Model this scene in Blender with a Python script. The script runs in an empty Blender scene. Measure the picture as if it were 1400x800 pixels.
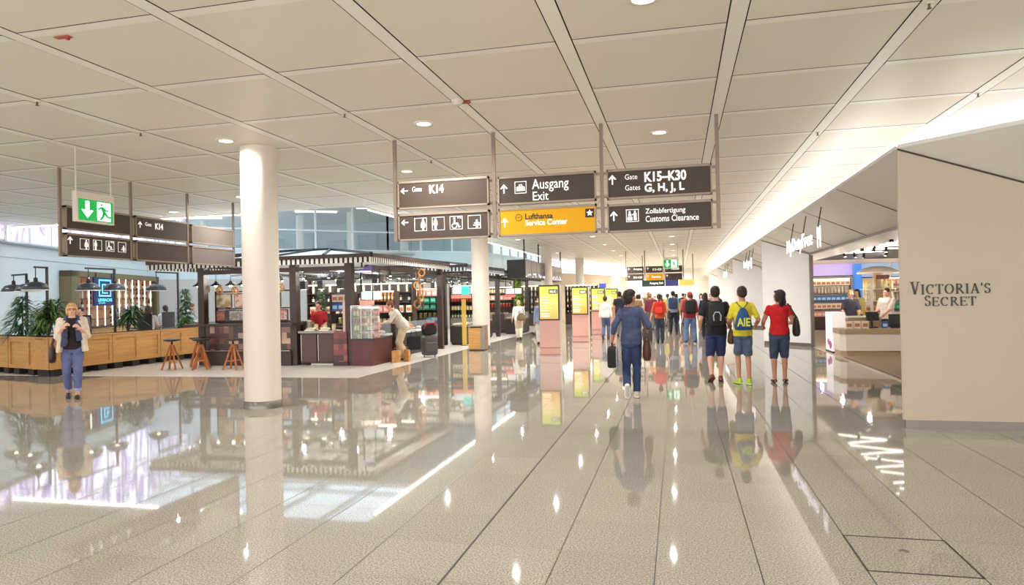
import bpy, bmesh, math, random
from mathutils import Vector, Matrix, noise
random.seed(7)
SC = bpy.context.scene
COL = SC.collection
PI = math.pi

def lin(c):
    c = c / 255.0
    return c / 12.92 if c <= 0.04045 else ((c + 0.055) / 1.055) ** 2.4

MATS = {}
def M(name, rgb=(200, 200, 200), rough=0.5, metal=0.0, emit=0.0, var=0.0, vs=8.0, bump=0.0, bs=60.0,
      alpha=1.0, trans=0.0, coat=0.0, spec=0.5, ecol=None):
    """Procedural Principled material; var = colour variation by noise, bump = noise bump."""
    if name in MATS: return MATS[name]
    m = bpy.data.materials.new(name); m.use_nodes = True
    nt = m.node_tree; b = nt.nodes['Principled BSDF']
    c = (lin(rgb[0]), lin(rgb[1]), lin(rgb[2]), 1)
    b.inputs['Base Color'].default_value = c
    b.inputs['Roughness'].default_value = rough
    b.inputs['Metallic'].default_value = metal
    b.inputs['Specular IOR Level'].default_value = spec
    b.inputs['Coat Weight'].default_value = coat
    b.inputs['Coat Roughness'].default_value = 0.08
    if alpha < 1: b.inputs['Alpha'].default_value = alpha
    if trans: b.inputs['Transmission Weight'].default_value = trans; b.inputs['IOR'].default_value = 1.1
    if emit:
        e = ecol or rgb
        b.inputs['Emission Color'].default_value = (lin(e[0]), lin(e[1]), lin(e[2]), 1)
        b.inputs['Emission Strength'].default_value = emit
    if var or bump:
        tc = nt.nodes.new('ShaderNodeTexCoord')
        if var:
            n = nt.nodes.new('ShaderNodeTexNoise'); n.inputs['Scale'].default_value = vs; n.inputs['Detail'].default_value = 4
            nt.links.new(tc.outputs['Object'], n.inputs['Vector'])
            r = nt.nodes.new('ShaderNodeValToRGB')
            r.color_ramp.elements[0].position = 0.3; r.color_ramp.elements[1].position = 0.7
            r.color_ramp.elements[0].color = (c[0]*(1-var), c[1]*(1-var), c[2]*(1-var), 1)
            r.color_ramp.elements[1].color = (min(1, c[0]*(1+var)), min(1, c[1]*(1+var)), min(1, c[2]*(1+var)), 1)
            nt.links.new(n.outputs['Fac'], r.inputs['Fac']); nt.links.new(r.outputs['Color'], b.inputs['Base Color'])
        if bump:
            n2 = nt.nodes.new('ShaderNodeTexNoise'); n2.inputs['Scale'].default_value = bs
            nt.links.new(tc.outputs['Object'], n2.inputs['Vector'])
            bp = nt.nodes.new('ShaderNodeBump'); bp.inputs['Strength'].default_value = bump; bp.inputs['Distance'].default_value = 0.01
            nt.links.new(n2.outputs['Fac'], bp.inputs['Height']); nt.links.new(bp.outputs['Normal'], b.inputs['Normal'])
    MATS[name] = m
    return m

def wood(name, rgb, rgb2, scale=3.0, axis='Y', rough=0.45):
    if name in MATS: return MATS[name]
    m = M(name, rgb, rough); nt = m.node_tree; b = nt.nodes['Principled BSDF']
    tc = nt.nodes.new('ShaderNodeTexCoord'); mp = nt.nodes.new('ShaderNodeMapping')
    mp.inputs['Scale'].default_value = {'X': (.4, 6, 6), 'Y': (6, .4, 6), 'Z': (6, 6, .4)}[axis]
    n = nt.nodes.new('ShaderNodeTexNoise'); n.inputs['Scale'].default_value = scale; n.inputs['Detail'].default_value = 6
    r = nt.nodes.new('ShaderNodeValToRGB')
    r.color_ramp.elements[0].position = .3; r.color_ramp.elements[1].position = .75
    r.color_ramp.elements[0].color = (*[lin(v) for v in rgb2], 1); r.color_ramp.elements[1].color = (*[lin(v) for v in rgb], 1)
    nt.links.new(tc.outputs['Object'], mp.inputs['Vector']); nt.links.new(mp.outputs['Vector'], n.inputs['Vector'])
    nt.links.new(n.outputs['Fac'], r.inputs['Fac']); nt.links.new(r.outputs['Color'], b.inputs['Base Color'])
    return m

def V(*a): return Vector(a)

class MB:
    """Collects shapes, links them as ONE mesh object."""
    def __init__(s): s.v = []; s.f = []; s.sm = []; s.mi = []
    def _add(s, vs, fs, smooth=False, mi=0):
        o = len(s.v); s.v += [tuple(p) for p in vs]
        for f in fs: s.f.append([i + o for i in f]); s.sm.append(smooth); s.mi.append(mi)
    def box(s, c, d, rz=0.0, mi=0, rot=None):
        x, y, z = d[0]/2, d[1]/2, d[2]/2
        R = rot if rot is not None else Matrix.Rotation(rz, 3, 'Z')
        vs = [Vector(c) + R @ Vector((sx*x, sy*y, sz*z)) for sz in (-1, 1) for sx, sy in ((-1, -1), (1, -1), (1, 1), (-1, 1))]
        s._add(vs, [(3, 2, 1, 0), (4, 5, 6, 7), (0, 1, 5, 4), (1, 2, 6, 5), (2, 3, 7, 6), (3, 0, 4, 7)], False, mi); return s
    def b2(s, lo, hi, mi=0):
        return s.box([(a+b)/2 for a, b in zip(lo, hi)], [abs(b-a) for a, b in zip(lo, hi)], 0, mi)
    def bar(s, p, q, w, h=None, mi=0):
        p, q = Vector(p), Vector(q); d = q - p; L = d.length
        R = d.to_track_quat('Y', 'Z').to_matrix()
        return s.box((p+q)/2, (w, L, h or w), rot=R, mi=mi)
    def cyl(s, p, q, r, r2=None, n=12, mi=0, smooth=True):
        return s.tube([p, q], [r, r if r2 is None else r2], n, mi, smooth)
    def tube(s, pts, rad, n=8, mi=0, smooth=True, flat=None, caps=True):
        """rings along a path; rad: number, list of numbers or of (side, front) pairs; flat: the 'side' direction"""
        pts = [Vector(p) for p in pts]
        if not isinstance(rad, (list, tuple)): rad = [rad]*len(pts)
        rings = []; prev = None
        for i, p in enumerate(pts):
            t = (pts[min(i+1, len(pts)-1)] - pts[max(i-1, 0)])
            if t.length < 1e-9: t = Vector((0, 0, 1))
            t.normalize()
            ref = Vector(flat) if flat is not None else (prev if prev is not None else (Vector((1, 0, 0)) if abs(t.x) < .9 else Vector((0, 1, 0))))
            u = ref - t*ref.dot(t)
            if u.length < 1e-4: u = t.orthogonal()
            u.normalize(); w = t.cross(u); prev = u
            ra, rb = rad[i] if isinstance(rad[i], (list, tuple)) else (rad[i], rad[i])
            rings.append([p + u*math.cos(2*PI*k/n)*ra + w*math.sin(2*PI*k/n)*rb for k in range(n)])
        vs = [v for r in rings for v in r]; fs = []
        for i in range(len(rings)-1):
            for k in range(n):
                fs.append((i*n+k, i*n+(k+1) % n, (i+1)*n+(k+1) % n, (i+1)*n+k))
        s._add(vs, fs, smooth, mi)
        if caps:
            s._add(rings[0], [list(range(n))[::-1]], False, mi); s._add(rings[-1], [list(range(n))], False, mi)
        return s
    def lathe(s, prof, c=(0, 0, 0), n=20, mi=0, smooth=True, cap=True):
        vs = []; fs = []; m = len(prof)
        for k in range(n):
            a = 2*PI*k/n
            for r, z in prof: vs.append((c[0]+r*math.cos(a), c[1]+r*math.sin(a), c[2]+z))
        for k in range(n):
            for i in range(m-1):
                fs.append((k*m+i, ((k+1) % n)*m+i, ((k+1) % n)*m+i+1, k*m+i+1))
        s._add(vs, fs, smooth, mi)
        for i, rev in ((0, True), (m-1, False)):
            if cap and prof[i][0] > 1e-6:
                ids = [vs[k*m+i] for k in range(n)]
                s._add(ids, [list(range(n))[::-1] if rev else list(range(n))], False, mi)
        return s
    def ell(s, c, r, n=12, m=8, mi=0, rot=None):
        c = Vector(c); vs = []; fs = []
        if not isinstance(r, (list, tuple)): r = (r, r, r)
        for j in range(m+1):
            th = PI*j/m
            for k in range(n):
                a = 2*PI*k/n
                p = Vector((r[0]*math.sin(th)*math.cos(a), r[1]*math.sin(th)*math.sin(a), -r[2]*math.cos(th)))
                vs.append(c + (rot @ p if rot is not None else p))
        for j in range(m):
            for k in range(n):
                fs.append((j*n+k, j*n+(k+1) % n, (j+1)*n+(k+1) % n, (j+1)*n+k))
        s._add(vs, fs, True, mi); return s
    def quad(s, a, b, c, d, mi=0): s._add([a, b, c, d], [(0, 1, 2, 3)], False, mi); return s
    def poly(s, pts, y0, y1, mi=0, o=(0, 0, 0)):
        """polygon in the local XZ plane (counter-clockwise seen from -Y), extruded from y0 (front) to y1"""
        n = len(pts)
        vs = [(o[0]+p[0], o[1]+y0, o[2]+p[1]) for p in pts] + [(o[0]+p[0], o[1]+y1, o[2]+p[1]) for p in pts]
        fs = [list(range(n)), list(range(2*n-1, n-1, -1))] + [(i, i+n, (i+1) % n + n, (i+1) % n) for i in range(n)]
        s._add(vs, fs, False, mi); return s
    def prism(s, pts, z0, z1, mi=0):
        n = len(pts)
        vs = [(p[0], p[1], z0) for p in pts] + [(p[0], p[1], z1) for p in pts]
        fs = [list(range(n))[::-1], list(range(n, 2*n))] + [(i, (i+1) % n, (i+1) % n + n, i+n) for i in range(n)]
        s._add(vs, fs, False, mi); return s
    def mesh(s, name, mats):
        me = bpy.data.meshes.new(name); me.from_pydata(s.v, [], s.f)
        me.polygons.foreach_set('use_smooth', s.sm); me.polygons.foreach_set('material_index', s.mi)
        for m in (mats if isinstance(mats, (list, tuple)) else [mats]): me.materials.append(m)
        me.update(); return me
    def build(s, name, mats, parent=None, loc=None, rz=0, bevel=0, kind=None):
        return link(name, s.mesh(name, mats), parent, loc, rz, bevel, kind)

def link(name, me, parent=None, loc=None, rz=0, bevel=0, kind=None):
    o = bpy.data.objects.new(name, me); COL.objects.link(o)
    if parent is not None: o.parent = parent
    if loc is not None: o.location = loc
    if rz: o.rotation_euler = (0, 0, rz)
    if bevel:
        b = o.modifiers.new('bevel', 'BEVEL'); b.width = bevel; b.segments = 2; b.limit_method = 'ANGLE'
    if kind: o['kind'] = kind
    return o

def tag(o, label, cat, group=None, kind=None):
    o['label'] = label; o['category'] = cat
    if group: o['group'] = group
    if kind: o['kind'] = kind
    return o

def thing(name, label, cat, loc=(0, 0, 0), rz=0.0, group=None):
    o = bpy.data.objects.new(name, None); COL.objects.link(o)
    o.empty_display_size = .1
    o.location = loc; o.rotation_euler = (0, 0, rz)
    return tag(o, label, cat, group)

KIDS = {}
def dup(root, loc, rz=None, label=None, group=None, scale=None):
    r = root.copy(); COL.objects.link(r); r.location = loc
    if rz is not None: r.rotation_euler = (0, 0, rz)
    if label: r['label'] = label
    if group: r['group'] = group
    if scale: r.scale = (scale,)*3 if not isinstance(scale, (tuple, list)) else scale
    def rec(src, dst):
        for ch in list(src.children):
            c = ch.copy(); COL.objects.link(c); c.parent = dst; rec(ch, c)
    rec(root, r); return r

def text_mesh(body, u0, u1, z0, z1, depth=.003, bold=0.0, name='lettering', y=0.0, curve_only=False):
    """lettering whose outline box is u0..u1, z0..z1 in the local XZ plane, facing -Y"""
    cu = bpy.data.curves.new(name, 'FONT'); cu.body = body; cu.size = 1; cu.offset = bold; cu.extrude = .01; cu.resolution_u = 3
    cu.space_line = .95
    ob = bpy.data.objects.new(name, cu); COL.objects.link(ob)
    dg = bpy.context.evaluated_depsgraph_get(); dg.update()
    me = bpy.data.meshes.new_from_object(ob.evaluated_get(dg))
    bpy.data.objects.remove(ob); bpy.data.curves.remove(cu)
    xs = [v.co.x for v in me.vertices]; ys = [v.co.y for v in me.vertices]
    x0, x1, y0, y1 = min(xs), max(xs), min(ys), max(ys)
    for v in me.vertices:
        X = u0 + (v.co.x-x0)/(x1-x0)*(u1-u0); Z = z0 + (v.co.y-y0)/(y1-y0)*(z1-z0)
        Y = y + (depth if v.co.z < 0 else 0) - depth
        v.co = (X, Y, Z)
    return me

def lettering(body, u0, u1, z0, z1, mat, parent, bold=0.0, y=0.0, depth=.003, name='lettering'):
    me = text_mesh(body, u0, u1, z0, z1, depth, bold, name, y); me.materials.append(mat)
    return link(name, me, parent)

def evald(ob):
    dg = bpy.context.evaluated_depsgraph_get(); dg.update()
    me = bpy.data.meshes.new_from_object(ob.evaluated_get(dg)); return me

def remesh(mb, name, mat, parent, voxel=.012, smooth=4, wrinkle=0.0, ws=7.0, sub=False):
    """one continuous surface grown over overlapping closed shapes"""
    ob = mb.build(name + '_tmp', mat)
    r = ob.modifiers.new('r', 'REMESH'); r.mode = 'VOXEL'; r.voxel_size = voxel
    if smooth:
        s = ob.modifiers.new('s', 'SMOOTH'); s.iterations = smooth; s.factor = .5
    me = evald(ob); old = ob.data
    bpy.data.objects.remove(ob); bpy.data.meshes.remove(old)
    if wrinkle:
        off = Vector((random.random()*9, random.random()*9, 0))
        ns = [v.normal.copy() for v in me.vertices]
        for v, n in zip(me.vertices, ns):
            p = v.co*ws + off; p.z *= 1.6
            v.co += n*(noise.noise(p)*wrinkle + noise.noise(p*2.3)*wrinkle*.5)
    me.polygons.foreach_set('use_smooth', [True]*len(me.polygons)); me.name = name
    return link(name, me, parent)
# ------------------------------------------------------------------ setting
CZ = 4.428; A0, AP = -7.9407, 1.7111; B0, BP = 3.5890, 1.7369; TILE = .65441; TX, TY = -2.1465, 4.0762
def struct(o): o['kind'] = 'structure'; return o

def floor_material():
    m = M('polished_granite', (176, 163, 147), .07); nt = m.node_tree; b = nt.nodes['Principled BSDF']; L = nt.links
    b.inputs['IOR'].default_value = 1.55
    tc = nt.nodes.new('ShaderNodeTexCoord'); sp = nt.nodes.new('ShaderNodeSeparateXYZ'); L.new(tc.outputs['Object'], sp.inputs[0])
    def mth(op, a, v=None, c=None):
        n = nt.nodes.new('ShaderNodeMath'); n.operation = op
        for i, q in enumerate((a, v, c)):
            if q is None: continue
            if isinstance(q, (int, float)): n.inputs[i].default_value = q
            else: L.new(q, n.inputs[i])
        return n.outputs[0]
    def grid(out, off, w):
        q = mth('DIVIDE', mth('SUBTRACT', out, off), TILE); fr = mth('FRACT', q)
        d = mth('MULTIPLY', mth('MINIMUM', fr, mth('SUBTRACT', 1.0, fr)), TILE)
        return mth('LESS_THAN', d, w), mth('FLOOR', q)
    jx, cx = grid(sp.outputs[0], TX, .0042); jy, cy = grid(sp.outputs[1], TY, .0026)
    joint = mth('MAXIMUM', jx, mth('MULTIPLY', jy, .8))
    n1 = nt.nodes.new('ShaderNodeTexNoise'); n1.inputs['Scale'].default_value = 85; n1.inputs['Detail'].default_value = 3; n1.inputs['Roughness'].default_value = .7
    L.new(tc.outputs['Object'], n1.inputs['Vector'])
    r1 = nt.nodes.new('ShaderNodeValToRGB'); e = r1.color_ramp.elements
    e[0].position = .33; e[0].color = (*[lin(v) for v in (104, 97, 86)], 1)
    e[1].position = .68; e[1].color = (*[lin(v) for v in (202, 196, 184)], 1)
    k = e.new(.5); k.color = (*[lin(v) for v in (160, 152, 138)], 1)
    L.new(n1.outputs['Fac'], r1.inputs['Fac'])
    cb = nt.nodes.new('ShaderNodeCombineXYZ'); L.new(cx, cb.inputs[0]); L.new(cy, cb.inputs[1])
    wn = nt.nodes.new('ShaderNodeTexWhiteNoise'); wn.noise_dimensions = '2D'; L.new(cb.outputs[0], wn.inputs['Vector'])
    br = nt.nodes.new('ShaderNodeMix'); br.data_type = 'RGBA'; br.blend_type = 'MULTIPLY'; br.inputs[0].default_value = 1
    L.new(r1.outputs['Color'], br.inputs[6])
    tone = mth('ADD', mth('MULTIPLY', wn.outputs['Value'], .10), .93)
    cc = nt.nodes.new('ShaderNodeCombineXYZ'); [L.new(tone, cc.inputs[i]) for i in range(3)]
    L.new(cc.outputs[0], br.inputs[7])
    mx = nt.nodes.new('ShaderNodeMix'); mx.data_type = 'RGBA'; L.new(joint, mx.inputs[0]); L.new(br.outputs[2], mx.inputs[6])
    mx.inputs[7].default_value = (.045, .038, .03, 1)
    L.new(mx.outputs[2], b.inputs['Base Color'])
    L.new(mth('ADD', mth('MULTIPLY', joint, .4), .035), b.inputs['Roughness'])
    # every slab lies very slightly out of level and the polish is a little wavy
    n2 = nt.nodes.new('ShaderNodeTexNoise'); n2.inputs['Scale'].default_value = 1.7; n2.inputs['Detail'].default_value = 2
    L.new(tc.outputs['Object'], n2.inputs['Vector'])
    bp = nt.nodes.new('ShaderNodeBump'); bp.inputs['Strength'].default_value = .05; bp.inputs['Distance'].default_value = .004
    L.new(n2.outputs['Fac'], bp.inputs['Height']); L.new(bp.outputs['Normal'], b.inputs['Normal'])
    return m

MB().b2((-34, -5, -.1), (13, 80, 0)).build('floor', floor_material(), kind='structure')
m_cream = M('cream_stone', (206, 198, 187), .32, var=.04, vs=1.5)
mb = MB(); mb.prism([(-34, 14.35), (-7.22, 14.42), (-7.22, 44), (-34, 44)], .0, .006)
mb.build('floor_food_hall', m_cream, kind='structure')
m_edge = M('dark_joint', (52, 44, 38), .5)
mb = MB()
mb.b2((-1.500, -5, 0), (-1.484, 60, .0015)); mb.b2((2.428, 9.9, 0), (2.440, 24, .0015))
mb.build('trim_1', m_edge, kind='structure')
h = thing('floor_hatch', 'square granite hatch in the floor at the front right, edged in dark metal', 'hatch', (1.452, 5.058, 0))
mb = MB(); a = .327
for sx in (-1, 1): mb.b2((sx*a-.007, -a, 0), (sx*a+.007, a, .002)); mb.b2((-a, sx*a-.007, 0), (a, sx*a+.007, .002))
mb.build('edging', m_edge, h)
MB().lathe([(.028, .0), (.03, .003), (.024, .0032), (.022, .0015), (0, .0015)], (-.0, .07, 0), 16).build('lift_socket', M('dull_brass', (150, 138, 118), .35, .7), h)

# ceiling: framed metal panels
m_panel = M('ceiling_panel', (234, 226, 210), .42, var=.02, vs=.8, spec=.6)
m_band = M('ceiling_band', (246, 241, 230), .34, spec=.6)
m_gap = M('ceiling_gap', (38, 32, 28), .9)
def clip(poly, fn):
    out = []
    for i in range(len(poly)):
        p, q = poly[i], poly[(i+1) % len(poly)]; a, b = fn(p), fn(q)
        if a >= 0: out.append(p)
        if (a >= 0) != (b >= 0):
            t = a/(a-b); out.append((p[0]+(q[0]-p[0])*t, p[1]+(q[1]-p[1])*t))
    return out
EX, EY, RX = -8.53, 17.55, 3.93
REG = [  # convex pieces of the ceiling plan
    [lambda p: EY-p[1], lambda p: EX-p[0], lambda p: p[0]+34, lambda p: p[1]+3],
    [lambda p: p[0]-EX, lambda p: RX-p[0], lambda p: p[1]+3, lambda p: 76-p[1]],
    [lambda p: p[0]-RX, lambda p: 16.58-p[0]-p[1], lambda p: p[1]+3]]
mb = MB()
def cell(x0, x1, y0, y1, z, mi):
    for fs in REG:
        po = [(x0, y0), (x1, y0), (x1, y1), (x0, y1)]
        for f in fs:
            po = clip(po, f)
            if len(po) < 3: break
        if len(po) >= 3: mb._add([(p[0], p[1], z) for p in po], [list(range(len(po)))[::-1]], False, mi)
bw = .08; bt = .066
for l in range(-16, 10):
    xc = A0+AP*l
    cell(xc-bw, xc+bw, -3.5, 77, CZ, 1)
    for t in range(-5, 43):
        yc = B0+BP*t
        cell(xc+bw+.013, xc+AP-bw-.013, yc-bt, yc+bt, CZ, 1)
        cell(xc+bw+.013, xc+AP-bw-.013, yc+bt+.006, yc+BP-bt-.006, CZ+.004, 0)
for fs in REG:
    pass
cell(-34, 20, -3.5, 77, CZ+.05, 2)
mb.build('ceiling', [m_panel, m_band, m_gap], kind='structure')
# edge fascia of the ceiling towards the atrium, with its light strip
m_white = M('white_paint', (232, 226, 216), .5)
m_lightstrip = M('strip_light', (255, 250, 240), .5, emit=9)
mb = MB(); mb.b2((-34, EY, CZ-.004), (EX-.0, EY+.06, 8.2)); mb.b2((EX-.06, EY, CZ-.004), (EX, 76, 8.2))
mb.build('trim_2', m_white, kind='structure')
t = thing('strip_light', 'long white strip light on the ceiling edge between the hall and the food hall', 'light', (EX-.1, EY, CZ))
MB().b2((-.05, .6, -.03), (.06, 50, .03)).build('housing', m_white, t); MB().b2((-.04, .62, -.045), (.03, 49.9, -.03)).build('diffuser', m_lightstrip, t)
t = thing('strip_light', 'white strip light along the ceiling edge above the food court planters, crossing from left', 'light', (EX-4, EY+.1, CZ))
MB().b2((-13, -.07, -.03), (0, .05, .03)).build('housing', m_white, t); MB().b2((-12.9, -.03, -.045), (-.1, .04, -.03)).build('diffuser', m_lightstrip, t)

# right side: cove, sloping soffit, fins
m_soff = M('soffit_white', (236, 230, 222), .55); m_fin = M('fin_white', (240, 238, 236), .5, var=.012, vs=2); m_fin1 = M('fin_white_dimmed', (196, 181, 158), .5, var=.012, vs=2)  # first fin: its dimmer, warmer light is put into the wall colour
m_metal = M('brushed_steel', (128, 120, 110), .32, .7); m_seam = M('seam_dark', (70, 60, 50), .7)
E1, E2 = (2.76, 9.62), (7.2, 5.18)
def soffit_profile(p0, p1, nrm, drop, run, name):
    mb = MB(); a = Vector((*p0, 3.574)); b = Vector((*p1, 3.574)); n = Vector((*nrm, 0))
    a2, b2 = a + n*run, b + n*run; a2.z = b2.z = 3.574-drop
    u = Vector((0, 0, .05))
    vs = [a, b, b2, a2, a+u, b+u, b2+u*1.0, a2+u*1.0]
    mb._add(vs, [(0, 1, 2, 3), (7, 6, 5, 4), (0, 4, 5, 1), (2, 6, 7, 3), (1, 5, 6, 2), (0, 3, 7, 4)])
    return mb, (a, b, n)
mb, _ = soffit_profile((2.76, 76), (2.76, 9.70), (1, 0), .61, 1.36, 's'); mb.build('trim_3', m_soff, kind='structure')
d = .70711
mb, _ = soffit_profile(E1, E2, (d, d), .70, 1.36, 's')
mb.build('trim_4', m_soff, kind='structure')
# seams across the soffit
mb = MB()
for yy in [13.1+3.37*i for i in range(14)]:
    mb.bar((2.77, yy, 3.572), (4.1, yy, 2.962), .012, .012)
mb.build('trim_5', m_seam, kind='structure')
# back of the cove
mb = MB(); mb.b2((4.9, 12.2, 3.3), (4.95, 76, 5.3)); mb.b2((4.1, 9.72, 2.9), (4.95, 76, 2.97)); mb.build('wall_cove', m_white, kind='structure')
mb = MB(); mb.bar((4.9, 12.6, 4.2), (9.6, 7.9, 4.2), .05, 2.2); mb.build('wall_cove_front', m_white, kind='structure')
m_cove = M('cove_light', (252, 252, 255), .5, emit=2.6)
m_cove_tube = M('cove_tube', (248, 250, 255), .5, emit=6.0)
t = thing('cove_light', 'long bright cove light running above the shop soffit down the right of the hall', 'light', (4.3, 12.6, CZ))
MB().b2((.0, -.35, -.15), (.05, 63, .5)).build('diffuser', m_cove, t); MB().b2((-.9, -.9, -.78), (-.82, 63, -.74)).build('tube', m_cove_tube, t)
t = thing('cove_light', 'bright cove light turning diagonally to the right above the large white wall', 'light', (4.3, 12.25, CZ))
MB().bar((.0, 0, .17), (4.3, -4.3, .17), .05, .66).build('diffuser', m_cove, t); MB().bar((-.42, -1.2, -.76), (3.4, -5.0, -.76), .08, .04).build('tube', m_cove_tube, t)

FINS = [((2.76, 9.62), (8.5, 9.62)), ((2.80, 24.6), (4.1, 23.3)), ((2.78, 37.0), (4.1, 35.4)), ((2.76, 50.5), (4.1, 49.0)), ((2.74, 64.0), (4.1, 62.6))]
for i, (p, q) in enumerate(FINS):
    p, q = Vector((*p, 0)), Vector((*q, 0)); dr = (q-p).normalized(); nn = Vector((-dr.y, dr.x, 0))
    def sz(v):  # height of the soffit above a plan point
        if i == 0:
            dd = ((v.x-2.76)+(v.y-9.62))*d; return 3.574-.012-.70/1.36*dd
        return 3.574-.03-.61/1.36*(v.x-2.76)
    mb = MB(); e = 1.92; q2 = p + dr*min((q-p).length, e)
    zs = [sz(p), max(2.85, sz(q2))]
    w = nn*.06
    vs = [p+V(0, 0, .11), q2+V(0, 0, .11), q2+V(0, 0, zs[1]), p+V(0, 0, zs[0])]
    mb._add(vs + [v+w for v in vs], [(0, 1, 2, 3), (7, 6, 5, 4), (0, 3, 7, 4), (1, 5, 6, 2), (2, 6, 7, 3), (0, 4, 5, 1)])
    if i == 0:
        mb.b2((q2.x, p.y, .11), (8.5, p.y+.06, 2.88))
    else:
        mb.bar(q2+V(0, 0, 1.5), Vector((q.x, q.y, 1.5)), .06, 2.7) if (q-q2).length > .02 else None
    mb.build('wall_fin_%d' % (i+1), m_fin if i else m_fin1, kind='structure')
    mb = MB(); a, b2 = p+nn*.03, q+nn*.03; mb.bar(a+V(0, 0, .055)+dr*.02, b2+V(0, 0, .055), .045, .11); mb.build('baseboard_right' if i == 0 else 'baseboard_right_%d' % i, m_metal, kind='structure')
    mb = MB(); mb.bar(p+V(0, 0, zs[0]), q2+V(0, 0, zs[1]), .015, .02)
    mb.build('trim_%d' % (6+i), m_seam, kind='structure')
    if i: 
        mb = MB(); mb.b2((4.06, q.y-.16, 0), (4.16, q.y-.02, 2.97)); mb.build('trim_%d' % (20+i), m_metal, kind='structure')
mb = MB(); mb.b2((4.06, 9.7, 2.93), (4.16, 23.2, 2.975)); mb.b2((4.06, 25, 2.93), (4.16, 76, 2.975)); mb.build('trim_12', m_metal, kind='structure')
# plain wall of the distant shops between the fins
mb = MB(); mb.b2((4.2, 36.5, 0), (4.25, 76, 2.95)); mb.build('wall_right', M('shop_glow_wall', (226, 214, 196), .5), kind='structure')

# hall end and curved far left wall
MB().b2((-12, 74, 0), (6, 74.2, 4.4)).build('wall_back', M('far_wall', (230, 222, 210), .6), kind='structure')
m_farwall = M('far_left_wall', (206, 188, 160), .55)
mb = MB(); pts = []
for k in range(13):
    u = k/12; pts.append((-9.6+5.2*u**.8, 50+18*u**1.5))
for a, b in zip(pts, pts[1:]): mb.bar((*a, 1.75), (*b, 1.75), .08, 3.5)
mb.build('wall_left_far', m_farwall, kind='structure')
t = thing('cove_light', 'curved bright cove light above the beige wall far down the left', 'light', (0, 0, 0))
mb = MB()
for a, b in zip(pts, pts[1:]): mb.bar((a[0]-.5, a[1]+.3, 3.95), (b[0]-.5, b[1]+.3, 3.95), .05, .75)
mb.build('diffuser', m_cove, t)

# atrium: bar wall, parapets, upper glazing
m_wallw = M('atrium_white', (214, 224, 228), .5)
def wallseg(name, p, q, z0, z1, mat, th=.12, kind='structure'):
    return MB().bar((*p, (z0+z1)/2), (*q, (z0+z1)/2), th, z1-z0).build(name, mat, kind=kind)
BW0, BW1 = Vector((-20.6, 16.4)), Vector((-26.4, 32.4))
wallseg('wall_left', BW0-(BW1-BW0).normalized()*3, BW1, 0, 3.85, m_wallw)
dr = (BW1-BW0).normalized(); nr = Vector((dr.y, -dr.x))
mb = MB(); mb.bar((*(BW0+nr*.065), 3.42), (*(BW1+nr*.065), 3.42), .01, .02); mb.bar((*(BW0+nr*.04), 3.88), (*(BW1+nr*.04), 3.88), .25, .06)
mb.build('trim_13', M('grey_trim', (150, 160, 165), .5), kind='structure')
DW = [Vector((-26.4, 26.0)), Vector((-20.1, 31.4)), Vector((-15.7, 35.4)), Vector((-11.4, 39.4)), Vector((-10.6, 48)), Vector((-10.4, 70))]
m_glass = M('pale_glass', (205, 226, 232), .05, alpha=.28, spec=.8)
m_mull = M('mullion_white', (225, 230, 232), .4)
m_par = M('parapet_glass', (200, 219, 224), .18, spec=.7)
m_lower = M('food_hall_wall', (188, 186, 180), .6)
for i in range(len(DW)-1):
    p, q = DW[i], DW[i+1]; dr = (q-p); L = dr.length; dr.normalize(); nr = Vector((dr.y, -dr.x))
    wallseg('wall_atrium_%d' % (i+1), p, q, 0, 3.0, m_lower)
    wallseg('wall_parapet_%d' % (i+1), p, q, 3.0, 4.5, m_par)
    mb = MB(); n = max(2, round(L/1.9))
    for k in range(n+1):
        c = p+dr*(L*k/n); mb.b2((c.x-.03, c.y-.03, 3.02), (c.x+.03, c.y+.03, 4.5)) if 0 else mb.bar((*(c+nr*.065), 3.0), (*(c+nr*.065), 4.5), .03, .02)
        mb.bar((*c, 4.5), (*c, 8.0), .09, .09)
    for z in (4.52, 5.55, 6.9, 8.0): mb.bar((*p, z), (*q, z), .1, .08)
    mb.build('window_%d' % (i+1), m_mull, kind='structure')
    wallseg('window_%d_pane' % (i+1), p+dr*.05, q-dr*.05, 4.56, 7.98, m_glass, .02)
# glass roof of the food hall
m_roofg = M('roof_glass', (206, 224, 236), .3, emit=1.35)
mb = MB()
for k in range(10):
    for j in range(12):
        mb.b2((-34+k*2.6, 17.7+j*4.9, 8.2), (-34+k*2.6+2.35, 17.7+j*4.9+4.6, 8.22))
mb.build('ceiling_glass_roof', m_roofg, kind='structure')
mb = MB()
for k in range(11): mb.b2((-34.25+k*2.6, 17.5, 8.05), (-34+k*2.6, 76, 8.3))
for j in range(13): mb.b2((-34, 17.4+j*4.9, 8.05), (-8.5, 17.7+j*4.9, 8.3))
mb.build('trim_16', m_mull, kind='structure')
# upper floor seen through the glazing
m_up = M('upper_wall', (190, 200, 206), .6, var=.1, vs=.5)
mb = MB(); mb.b2((-36, 44, 4.2), (-12, 44.2, 9)); mb.build('wall_upper', m_up, kind='structure')
mb = MB(); mb.b2((-34, 34, 4.3), (-14.5, 44, 4.4)); mb.build('floor_upper', m_lower, kind='structure')
mb = MB(); mb.b2((-36, 31, 7.2), (-12, 44, 7.4)); mb.build('ceiling_upper', m_white, kind='structure')
mb = MB()
for x in (-30, -26.5, -23, -19.5, -16): mb.lathe([(.25, 4.4), (.25, 7.2)], (x, 38.5, 0), 14)
mb.build('trim_14', m_white, kind='structure')
mb = MB()
for i in range(7): mb.b2((-31+i*2.4, 43.2, 4.5), (-29.6+i*2.4, 43.6, 6.0+.3*(i % 3)))
mb.build('trim_15', M('upper_shop_dark', (92, 108, 122), .3, var=.3, vs=2), kind='structure')
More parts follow.
